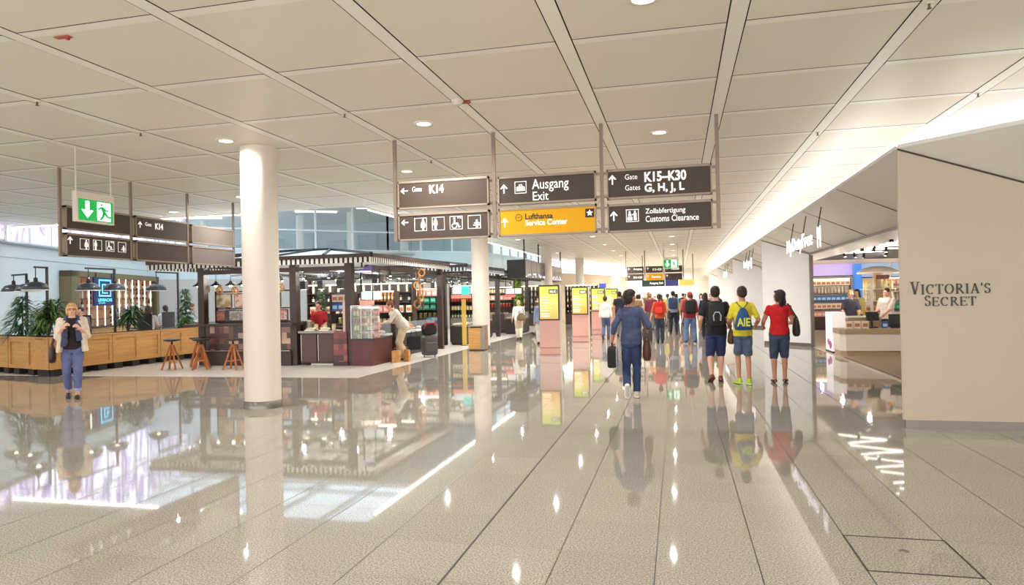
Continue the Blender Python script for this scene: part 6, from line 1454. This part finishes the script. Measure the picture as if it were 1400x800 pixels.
for k in range(4): red_jar((5.95+.14*k, 20.2, .73), 'small jar at the right end of the shop counter', 'jars on the shop counter')
# canopy stand
t = thing('canopy_stand', 'cream dome canopy on a column over the bottle display inside the shop', 'display stand', (6.65, 25.6, 0))
MB().lathe([(0, 2.58), (.2, 2.57), (.46, 2.49), (.64, 2.38), (.66, 2.33), (.62, 2.32), (.2, 2.40), (0, 2.40)], n=32).build('canopy', M('canopy_cream', (236, 218, 192), .4, emit=.12), t); MB().lathe([(.16, .0), (.16, 2.45)], n=18).build('column', m_cb, t)
for z in (1.0, 1.4, 1.8): MB().lathe([(0, z-.02), (.55, z-.02), (.55, z), (0, z)], n=28).build('shelf', m_white, t)
MB().lathe([(0, 0), (.55, 0), (.55, .9), (0, .9)], n=28).build('base', m_cb, t); MB().b2((-.2, -.57, 2.12), (.2, -.55, 2.26)).build('name_plate', M('plate_brown', (120, 56, 36), .4), t)
for z in (.9, 1.4, 1.8):
    for k in range(9):
        a = 2*PI*k/9; f, nm = ((yellow_bottle, 'yellow'), (amber_bottle, 'amber'), (pale_bottle, 'pale'))[int(z*2) % 3]; f((6.65+.42*math.cos(a), 25.6+.42*math.sin(a), z if z > 1 else .9), nm+' bottle on the round display under the cream canopy', nm+' bottles under the canopy', 0, 1.1)
# staff
person('blonde shop assistant in dark top behind the shop counter', 5.05, 22.4, 170, 1.77, 1.0, top=dict(mat=fab((70, 66, 84)), sleeve=1.2), bot=dict(mat=fab((40, 40, 48))), hair=('short', (206, 150, 86)), face=True, vox=.015, hands=((-.2, .34, 1.05), (.2, .34, 1.05)), head=(0, -12))
person('dark-haired customer in yellow scarf behind the blonde shop assistant', 5.65, 24.2, 150, 1.79, .95, top=dict(mat=fab((206, 186, 110)), sleeve=1.8), bot=dict(mat=fab((50, 50, 60))), hair=('long', (50, 34, 28)), face=True, vox=.015)
person('man in white shirt with black shoulder strap behind the shop counter', 6.02, 22.3, 130, 1.80, 1.1, top=dict(mat=fab((224, 210, 196)), sleeve=1.1, ease=.03), bot=dict(mat=fab((50, 48, 54))), hair=('short', (56, 36, 28)), face=True, vox=.015, hands=((-.16, .34, 1.0), (.2, .3, 1.0)), head=(10, -8))
# goods glimpsed in the shop behind the second fin
stall_shelf('slim lit shelf between the wall fins beyond the open shop', 4.12, 33.0, .9, (.4, .8, 1.2, 1.6, 2.0), ((dark_bottle, 'dark bottle', .16, 1.2), (pink_box, 'pink box', .22, 1.1), (cream_box, 'cream box', .22, 1.1), (dark_bottle, 'dark upper bottle', .16, 1.2), (pale_bottle, 'pale bottle', .16, 1.2)), m_white, .3, -PI/2)
# ------------------------------------------------------------------ lamps, sky, camera
m_lens = M('downlight_lens', (255, 246, 230), .4, emit=4)
m_ring = M('downlight_ring', (232, 222, 205), .4)
dl = None; NDL = 0
def downlight(l, t, lab):
    global dl, NDL
    x, y = A0+AP*(l+.5), B0+BP*(t+.5)
    if dl is None:
        dl = thing('downlight', lab, 'light', (x, y, CZ)); 
        MB().lathe([(.105, -.012), (.15, -.012), (.155, 0), (.155, .004)], n=28, cap=False).build('trim_ring', m_ring, dl)
        MB().lathe([(0, -.008), (.108, -.008), (.108, .004)], n=28).build('lens', m_lens, dl)
    else: dup(dl, (x, y, CZ), 0, lab, 'recessed downlights')
    if NDL == 0: dl['group'] = 'recessed downlights'
    NDL += 1
    la = bpy.data.lights.new('downlight_lamp', 'SPOT'); la.spot_size = PI*.93; la.spot_blend = .9; la.shadow_soft_size = .035; la.energy = 3.4*DLW*(1.0 if y < 18 else 2.0 if y < 44 else 3.5); la.color = (1, .995, .985)
    o = bpy.data.objects.new('downlight_lamp', la); COL.objects.link(o); o.location = (x, y, CZ-.03)
DLW = 60
for l, t, lab in ((0, 3, 'recessed round downlight in the ceiling above left of the near round column'), (4, 4, 'recessed round downlight above the gates K15 to K30 sign panel'),
                  (-2, 6, 'recessed round downlight just left of the top of the near column'), (1, 5, 'recessed round downlight behind the left post of the K14 sign panel')):
    downlight(l, t, lab)
far = 'small recessed downlight in the hall ceiling beyond the overhead signs'
for l, ts in ((4, (7, 10, 13, 16, 19, 22, 25, 28, 31, 34, 37, 39)), (2, (6, 9, 12, 15, 18, 21, 24, 27, 30, 33, 36, 39)), (0, (9, 12, 15, 18, 21))):
    for t in ts: downlight(l, t, far)
for l, ts in ((4, (1, -2)), (2, (0, 3, -3)), (-1, (0,)), (-4, (0, 3)), (-7, (1, 5)), (-4, (7,))):
    for t in ts: downlight(l, t, 'recessed downlight in the near ceiling')

w = bpy.data.worlds.new('sky'); SC.world = w; w.use_nodes = True
bg = w.node_tree.nodes['Background']; bg.inputs[0].default_value = (.93, .96, 1, 1); bg.inputs[1].default_value = 1.0
# added fill lamp behind the camera, in place of an unbuilt glass front
la = bpy.data.lights.new('front_fill', 'AREA'); la.shape = 'RECTANGLE'; la.size = 40; la.size_y = 4.2; la.energy = 800; la.color = (1, .985, .96)
o = bpy.data.objects.new('front_fill', la); COL.objects.link(o); o.location = (-8, -4.6, 2.2); o.rotation_euler = (PI/2, 0, 0)
for (x, y) in [(x, y+dy) for y in (18.2, 25.6, 32.2) for x in (-12.6, -10.9, -9.2) for dy in (0, 2.4)]:
    la = bpy.data.lights.new('kiosk_lamp', 'POINT'); la.shadow_soft_size = .06; la.energy = 42; la.color = (1, .96, .9)
    o = bpy.data.objects.new('kiosk_lamp', la); COL.objects.link(o); o.location = (x, y, 2.55)
# daylight through the glass roof of the food hall
for (x, y, sx, sy, e) in ():
    la = bpy.data.lights.new('roof_daylight', 'AREA'); la.shape = 'RECTANGLE'; la.size = sx; la.size_y = sy; la.energy = e; la.color = (.93, .97, 1)
    o = bpy.data.objects.new('roof_daylight', la); COL.objects.link(o); o.location = (x, y, 8.0)

cam = bpy.data.cameras.new('camera'); co = bpy.data.objects.new('camera', cam); COL.objects.link(co)
cam.sensor_width = 36; cam.lens = 932.34/1400*36; cam.clip_end = 300
yaw, pitch, roll = .2387, .007, -.0216
D = Vector((-math.sin(yaw)*math.cos(pitch), math.cos(yaw)*math.cos(pitch), math.sin(pitch))); R = Vector((math.cos(yaw), math.sin(yaw), 0)); U = R.cross(D)
R2 = R*math.cos(roll)+U*math.sin(roll); U2 = U*math.cos(roll)-R*math.sin(roll)
m4 = Matrix((R2, U2, -D)).transposed().to_4x4(); m4.translation = (0, 0, 1.78); co.matrix_world = m4
SC.camera = co
# bring the whole place to life size (people about 1.7 m): one uniform scale about the world origin
KS = .91
for o in list(SC.objects):
    if o.parent is None:
        o.location = o.location*KS
        if o.type in ('MESH', 'EMPTY'): o.scale = o.scale*KS
        if o.type == 'LIGHT':
            o.data.energy *= KS*KS
            if o.data.type == 'AREA': o.data.size *= KS; o.data.size_y *= KS
SC.view_settings.view_transform = 'Standard'; SC.view_settings.look = 'None'; SC.view_settings.gamma = 1; SC.view_settings.use_curve_mapping = False
SC.view_settings.exposure = 0.48
SC.cycles.max_bounces = 8; SC.cycles.diffuse_bounces = 5; SC.cycles.glossy_bounces = 4; SC.cycles.transparent_max_bounces = 12
SC.cycles.use_denoising = True; SC.cycles.sample_clamp_indirect = 6
